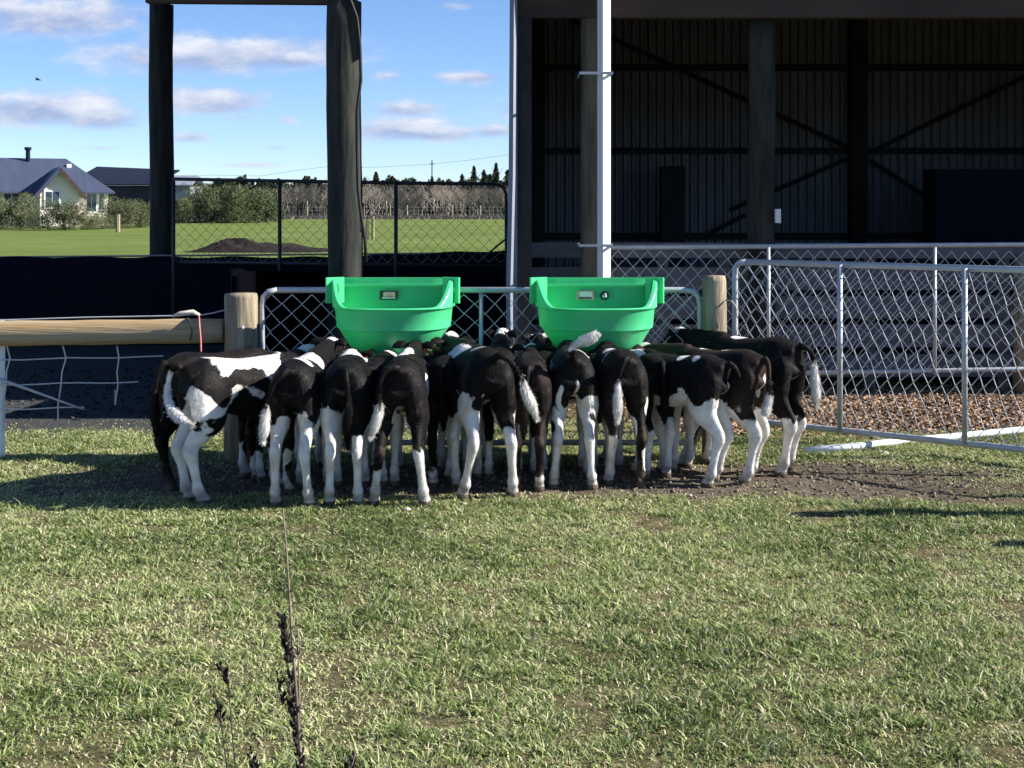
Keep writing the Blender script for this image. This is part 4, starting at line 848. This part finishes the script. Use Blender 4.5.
def leaf_crown(n, shape, size, sd):
    """scattered leaf faces in a volume: shape(r) -> point, rnd value"""
    rr = random.Random(sd); m_ = MB()
    for _ in range(n):
        p, val = shape(rr); m_.cur = val
        a = Vector((rr.gauss(0, 1), rr.gauss(0, 1), rr.gauss(0, 1))).normalized(); b = a.orthogonal().normalized(); c = a.cross(b); s_ = size*rr.uniform(.6, 1.4)
        m_.add([p-b*s_, p+c*s_*.5, p+b*s_, p-c*s_*.5], [(0, 1, 2, 3)])
    return m_
def bushy(w_, h_, sd):
    rr0 = random.Random(sd); cl = [(Vector((rr0.gauss(0, .28)*w_, rr0.gauss(0, .28)*w_, h_*rr0.uniform(.08, .80))), rr0.uniform(.17, .27)*w_, rr0.random()) for _ in range(34)]
    def sh_(rr):
        c, r_, v_ = rr.choice(cl); d_ = Vector((rr.gauss(0, 1), rr.gauss(0, 1), rr.gauss(0, 1))).normalized()*r_*rr.uniform(.6, 1.1)**.5
        p = c+d_; p.z = max(.1, p.z); return p, min(1, max(0, .15+.5*v_+rr.uniform(0, .35)))
    return sh_
def conical(w_, h_, sd):
    rr0 = random.Random(sd); lop = [rr0.uniform(.65, 1.2) for _ in range(14)]
    def sh_(rr):
        t = rr.random()**1.5; k_ = int(t*13.99); a = rr.uniform(0, 6.283); r_ = w_/2*((1-t)**.75+.03)*lop[k_]*(.35+.65*abs(math.sin(a*2.5+k_)))*rr.uniform(.3, 1)*(.55+.45*abs(math.sin(t*26+a)))
        return Vector((r_*math.cos(a), r_*math.sin(a), h_*(.06+.94*t)-r_*.15)), rr.random()*.9
    return sh_
def make_tree(name, sh_, n, size, mt, trunk_h, tr, label, cat, group, sd):
    T = thing(name, (0, 0, 0), label, cat, group)
    leaf_crown(n, sh_, size, sd).build('crown', mt, T, rnd=True)
    m_ = MB(); m_.tube([(0, 0, 0), (.05, 0, trunk_h*.5), (0, .03, trunk_h)], [tr, tr*.7, tr*.3], 6)
    rr = random.Random(sd)
    for _ in range(5):
        a = rr.uniform(0, 6.28); z_ = trunk_h*rr.uniform(.3, .7); m_.tube([(0, 0, z_), (math.cos(a)*trunk_h*.25, math.sin(a)*trunk_h*.25, z_+trunk_h*.25)], [tr*.4, tr*.15], 4)
    m_.build('trunk', 'bark2', T); return T
def bare_tree(h_, w_, sd, label, group):
    T = thing('bare_tree', (0, 0, 0), label, 'tree', group); rr = random.Random(sd); m_ = MB()
    def br(p, d_, ln, r_, dep):
        q_ = p+d_*ln; m_.cur = rr.uniform(.3, .7); m_.tube([p, p+d_*ln*.5+Vector((rr.gauss(0, .03), rr.gauss(0, .03), 0))*ln, q_], [r_, r_*.8, r_*.55], 3, False)
        if dep == 0: return
        for _ in range(3 if dep > 1 else 4):
            nd = (d_+Vector((rr.gauss(0, .38), rr.gauss(0, .38), rr.uniform(-.05, .35)))).normalized(); br(p+d_*ln*rr.uniform(.45, 1), nd, ln*rr.uniform(.5, .75), r_*.6, dep-1)
    for _ in range(4): br(Vector((rr.gauss(0, .1)*w_, rr.gauss(0, .1)*w_, 0)), Vector((rr.gauss(0, .25), rr.gauss(0, .25), 1)).normalized(), h_*.42, .05, 4)
    m_.build('branches', 'twig', T, rnd=True)
    m2 = MB(); m2.tube([(0, 0, 0), (0, 0, h_*.3)], [.12, .08], 6); m2.build('trunk', 'bark2', T); return T
def dup(T, loc, rz, s, label):
    c = T.copy(); COL.objects.link(c); c.location = loc; c.rotation_euler = (0, 0, rz); c.scale = (s[0], s[0], s[1]); c['label'] = label
    for ch in list(T.children):
        k_ = ch.copy(); COL.objects.link(k_); k_.parent = c
    return c
used = {}
def place(protos, key, i, loc, rz, s, label):
    T = protos[i % len(protos)]
    if (key, i % len(protos)) not in used:
        used[(key, i % len(protos))] = 1; T.location = loc; T.rotation_euler = (0, 0, rz); T.scale = (s[0], s[0], s[1]); T['label'] = label; return T
    return dup(T, loc, rz, s, label)
# olive shrubs by the house
GB = 'bushy grey green shrubs in front of the house'
pb = [make_tree('garden_shrub', bushy(3.0, 2.7, k), 15000, .05, 'olive', 1.6, .09, 'x', 'shrub', GB, k) for k in (51, 52, 53)]
labs = ['bushy shrub half cut off by the left edge, before the blue roof', 'round shrub left of the cream gable', 'round shrub right of the cream gable under its window', 'low shrub under the right corner of the house', 'shrub just left of the far timber pole', 'shrub touching the left edge of the far timber pole']
for i, (xx, Yd, ww, hh) in enumerate(((-6, 84, 26, 34), (21, 84, 32, 36), (64, 82, 40, 32), (92, 84, 22, 16), (117, 88, 34, 32), (140, 90, 28, 30))):
    place(pb, 'pb', i, (px(xx, Yd), Yd, 0), i*1.3, (ww/F*Yd/3.0, (hh)/F*Yd/2.7), labs[i])
GO = 'row of olive green trees seen through the mesh gate'
po = [make_tree('olive_tree', bushy(3.4, 3.0, k), 14000, .065, 'grove', 1.6, .1, 'x', 'tree', GO, k) for k in (61, 62, 63)]
ordn = ['first', 'second', 'third', 'fourth', 'fifth', 'sixth']
for i, (xx, hh) in enumerate(((182, 22), (200, 33), (217, 31), (235, 35), (252, 30), (266, 30))):
    Yd = 112+(i % 3)*2; place(po, 'po', i, (px(xx, Yd), Yd, 0), i*2.1, (30/F*Yd/3.4, (hh+4)/F*Yd/3.0), ordn[i]+' olive green tree from the left pole in the row beyond the mesh gate')
GC = 'dark conifers along the far field edge'
pc = [make_tree('conifer', conical(5.2, 7.5, k), 3600, .16, 'conif', 7.3, .13, 'x', 'conifer', GC, k) for k in (71, 72, 73)]
con = [(200,178,20),(214,184,22),(228,181,22),(243,184,20),(262,186,24),(278,190,22),(296,180,18),(306,188,22),(320,184,20),(376,172,16),(392,176,18),(408,182,20),(420,184,18),(432,176,14),(448,186,20),(462,174,16),(474,166,14),(484,170,18),(496,163,15),(508,170,20),(368,186,20),(140,186,22),(16,192,20),(384,184,22),(440,184,16),(456,182,20),(490,178,22)]
for i, (xx, yt, ww) in enumerate(con):
    Yd = 172+(i*7 % 11); a_ = ('above the olive trees' if xx < 280 else 'between the two gate uprights' if xx < 330 else 'right of the thick pole' if xx < 450 else 'near the shed corner')
    place(pc, 'pc', i, (px(xx, Yd), Yd, 0), i*1.7, (ww/F*Yd/3.6*(1.15+.5*random.random()), (H+(HOR-yt)/F*Yd)/7.5), f'dark spiky conifer {a_} on the far skyline')
GT = 'bare grey trees along the far field edge'
pt = [bare_tree(4.6, 3, k, 'x', GT) for k in (81, 82, 83)]
xsb = [272, 281, 290, 299, 308, 317, 326, 336, 362, 370, 378, 386, 394, 402, 410, 418, 427, 436, 445, 453, 461, 469, 477, 485, 493, 501, 509, 345, 354]
xsb = xsb+[x_+4 for x_ in xsb]
for i, xx in enumerate(xsb):
    Yd = 150+(i*5 % 9)+(6 if i > 28 else 0); hh = 27+(i*37 % 10)
    place(pt, 'pt', i, (px(xx, Yd), Yd, 0), i*2.3, (1.05, hh/F*Yd/4.0), 'leafless grey tree at the field edge '+('between the gate upright and thick pole' if xx < 345 else 'between the thick pole and the next upright' if xx < 396 else 'right of the last gate upright'))
# pale grasses under the bare trees and posts of the far fence
ff = thing('field_fence', (0, 146, 0), 'thin post and wire fence along the far side of the green field', 'fence')
for xx in (118, 160, 214, 307, 333, 386, 390, 407, 452, 230, 270, 360, 480):
    m = MB(); h_ = 1.5 if xx not in (307, 386) else 2.0; m.tube([(px(xx, 146), 0, 0), (px(xx, 146), 0, h_)], .11, 6); m.build('post', 'postwood', ff)
m = MB()
for z_ in (.5, .9, 1.3): m.tube([(px(100, 146), 0, z_), (px(505, 146), 0, z_)], .012, 3)
m.build('wires', 'galvwire', ff)
fp2 = thing('field_post', (px(118, 76), 76, 0), 'pale short post standing alone on the field below the house', 'post'); m = MB(); m.tube([(0, 0, 0), (0, 0, 1.05)], .13, 8); m.build('post', 'postwood', fp2)
for i, (xx, lb) in enumerate(((367, 'thin pale field post close behind the hanging hose'), (373, 'thin pale field post just right of the hanging hose'))):
    t_ = thing('field_post', (px(xx, 60), 60, 0), lb, 'post', 'pale posts behind the hose'); m = MB(); m.tube([(0, 0, 0), (0, 0, 1.1 if i else .9)], .07, 8); m.build('post', 'postwood', t_)
fw = MB()
for _ in range(26000):
    xx = random.uniform(150, 560); Yd = random.uniform(184, 196); top = 5.0+1.5*mnoise.noise(Vector((xx*.06, 3, 1)))+.8*mnoise.noise(Vector((xx*.3, 1, 2))); z = top*random.random()**.8
    c_ = Vector((px(xx, Yd), Yd, max(.1, z))); a = Vector((random.gauss(0, 1), random.gauss(0, 1), random.gauss(0, 1))).normalized(); b = a.orthogonal().normalized(); d_ = a.cross(b); fw.cur = random.random()
    fw.add([c_-b*.28, c_+d_*.2, c_+b*.28, c_-d_*.2], [(0, 1, 2, 3)])
tag(fw.build('far_wood', 'conif', None, rnd=True), 'dark mass of shelter trees behind the bare trees on the skyline', 'trees', kind='stuff')
# rank pale grass along the field edge
rk = MB()
for _ in range(5000):
    Yd = random.uniform(141, 146); x_ = random.uniform(-40, 1); rk.cur = random.random(); h_ = random.uniform(.15, .5); dx = random.gauss(0, .2)
    rk.add([(x_-.08, Yd, 0), (x_+.08, Yd, 0), (x_+dx, Yd+random.gauss(0, .2), h_)], [(0, 1, 2)])
tag(rk.build('rank_grass', 'twig', None, rnd=True), 'strip of rank dry grass along the foot of the far trees', 'grass', kind='stuff')
# power line
pw = thing('power_line', (px(432, 185), 185, 0), 'distant wooden power pole with wires sagging across the sky', 'power line')
m = MB(); m.tube([(0, 0, 0), (0, 0, pz(160, 185))], .08, 6); m.box((0, 0, pz(164, 185)), (.7, .1, .1)); m.build('pole', 'darkpipe', pw)
m = MB(); X0_ = px(432, 185)
m.tube([(px(x, 185)-X0_, 0, pz(y, 185)) for x, y in ((170, 179), (210, 175), (260, 176), (300, 170), (340, 165))], .022, 3); m.tube([(px(x, 185)-X0_, 0, pz(y, 185)) for x, y in ((335, 168), (380, 167), (432, 164), (470, 160), (520, 153), (600, 140))], .022, 3); m.build('wires', 'darkpipe', pw)
# bird
bd = thing('bird', (px(38, 40), 40, pz(80, 40)), 'tiny dark bird flying in the sky at left', 'bird')
m = MB(); m.tube([(-.10, 0, .0), (-.05, 0, .01), (.03, 0, .01), (.10, 0, -.01)], [.006, .02, .022, .006], 8); m.add([(-.04, 0, .02), (.03, 0, .02), (-.02, .05, .07), (-.07, .14, .03), (-.02, -.05, .07), (-.05, -.14, .09)], [(0, 1, 2), (0, 2, 3), (0, 4, 1), (0, 5, 4)]); m.build('body', 'bird', bd, True)

# ------------------------------------------------------------------ stones and foreground weed
for i, (xx, yy_, r_, lb) in enumerate(((407, 511, .016, 'pale round stone on the grass below the left feeder'), (464, 505, .012, 'small pale stone in front of the tail swinging calf'), (690, 496, .010, 'tiny pale stone at the edge of the bare soil below the side on calf'),
      (652, 471, .016, 'pale stone on the soil under the side on calf'), (888, 504, .012, 'small stone on the trodden strip at right'), (250, 507, .012, 'flat pale stone left of the tall weed tip'), (885, 456, .02, 'stone beside the white pipe under the gate'))):
    Yd = gy(yy_); m = MB(); m.blob((0, 0, 0), (r_*1.4, r_, r_*.8), 10, 7, .25); o = m.build('stone', 'stone', None, True); o.location = (px(xx, Yd), Yd, gh(px(xx, Yd), Yd)+r_*.5); tag(o, lb, 'stone', 'pale stones on the ground')
WY = 2.3
wd = thing('dry_weed', (px(296, WY), WY, 0), 'tall dry weed with dark seed heads rising in the foreground', 'weed'); bx_ = px(296, WY)
def Wd(x, y, o=0): return Vector((px(x, WY)-bx_, o, pz(y, WY)))
def stem(pts, r0, r1):
    m_ = MB(); n_ = len(pts); m_.tube(pts, [r0+(r1-r0)*k/(n_-1) for k in range(n_)], 6); m_.build('stem', 'weeds', wd, True)
stem([Vector((.01, 0, 0)), Vector((.008, 0, .4)), Wd(301, 768), Wd(297, 700), Wd(292, 640), Wd(289, 590), Wd(286, 545), Wd(283, 508)], .005, .0012)
stem([Wd(300, 740), Wd(299, 690), Wd(298, 640), Wd(297, 612)], .002, .001)
def seeds(path, n_, size, taper=True, sd=1):
    rr = random.Random(sd); m_ = MB(); c_ = cr([tuple(p) for p in path], 8)
    for _ in range(n_):
        t = rr.random(); p = Vector(c_[int(t*(len(c_)-1))]); m_.cur = rr.random()
        a = rr.uniform(0, 6.283); l_ = size*rr.uniform(.6, 1.5)*(1 if not taper else .5+.5*(1-t)); d_ = Vector((math.cos(a)*.45, math.sin(a)*.45, 1)).normalized()
        q_ = p+Vector((math.cos(a), math.sin(a), 0))*size*.28; m_.tube([q_, q_+d_*l_*.5, q_+d_*l_], [l_*.12, l_*.22, l_*.05], 5)
    return m_
seeds([Wd(300, 770), Wd(294, 715), Wd(288, 660), Wd(281, 612)], 95, .0125, False, 1).build('seed_head', 'weedd', wd, rnd=True)
seeds([Wd(300, 770), Wd(298, 735), Wd(292, 690), Wd(288, 645)], 45, .012, False, 2).build('seed_head', 'weedd', wd, rnd=True)
seeds([Wd(284, 705), Wd(279, 670)], 30, .011, True, 3).build('seed_head', 'weedd', wd, rnd=True)
seeds([Wd(297, 655), Wd(297, 622)], 14, .007, True, 4).build('seed_head', 'weedd', wd, rnd=True)
seeds([Wd(289, 600), Wd(285, 545)], 16, .006, True, 5).build('seed_head', 'weedd', wd, rnd=True)
for a_, b_, sd in (((228, 683), (217, 663), 6), ((221, 722), (214, 693), 7), ((256, 775), (248, 748), 8), ((350, 772), (356, 752), 9)):
    stem([Vector((.0, 0, .2)), Wd(a_[0]+10, 800), Wd(*a_), Wd(*b_)], .002, .0008)
    seeds([Wd(*a_), Wd(*b_)], 22, .012, True, sd).build('seed_head', 'weedd', wd, rnd=True)
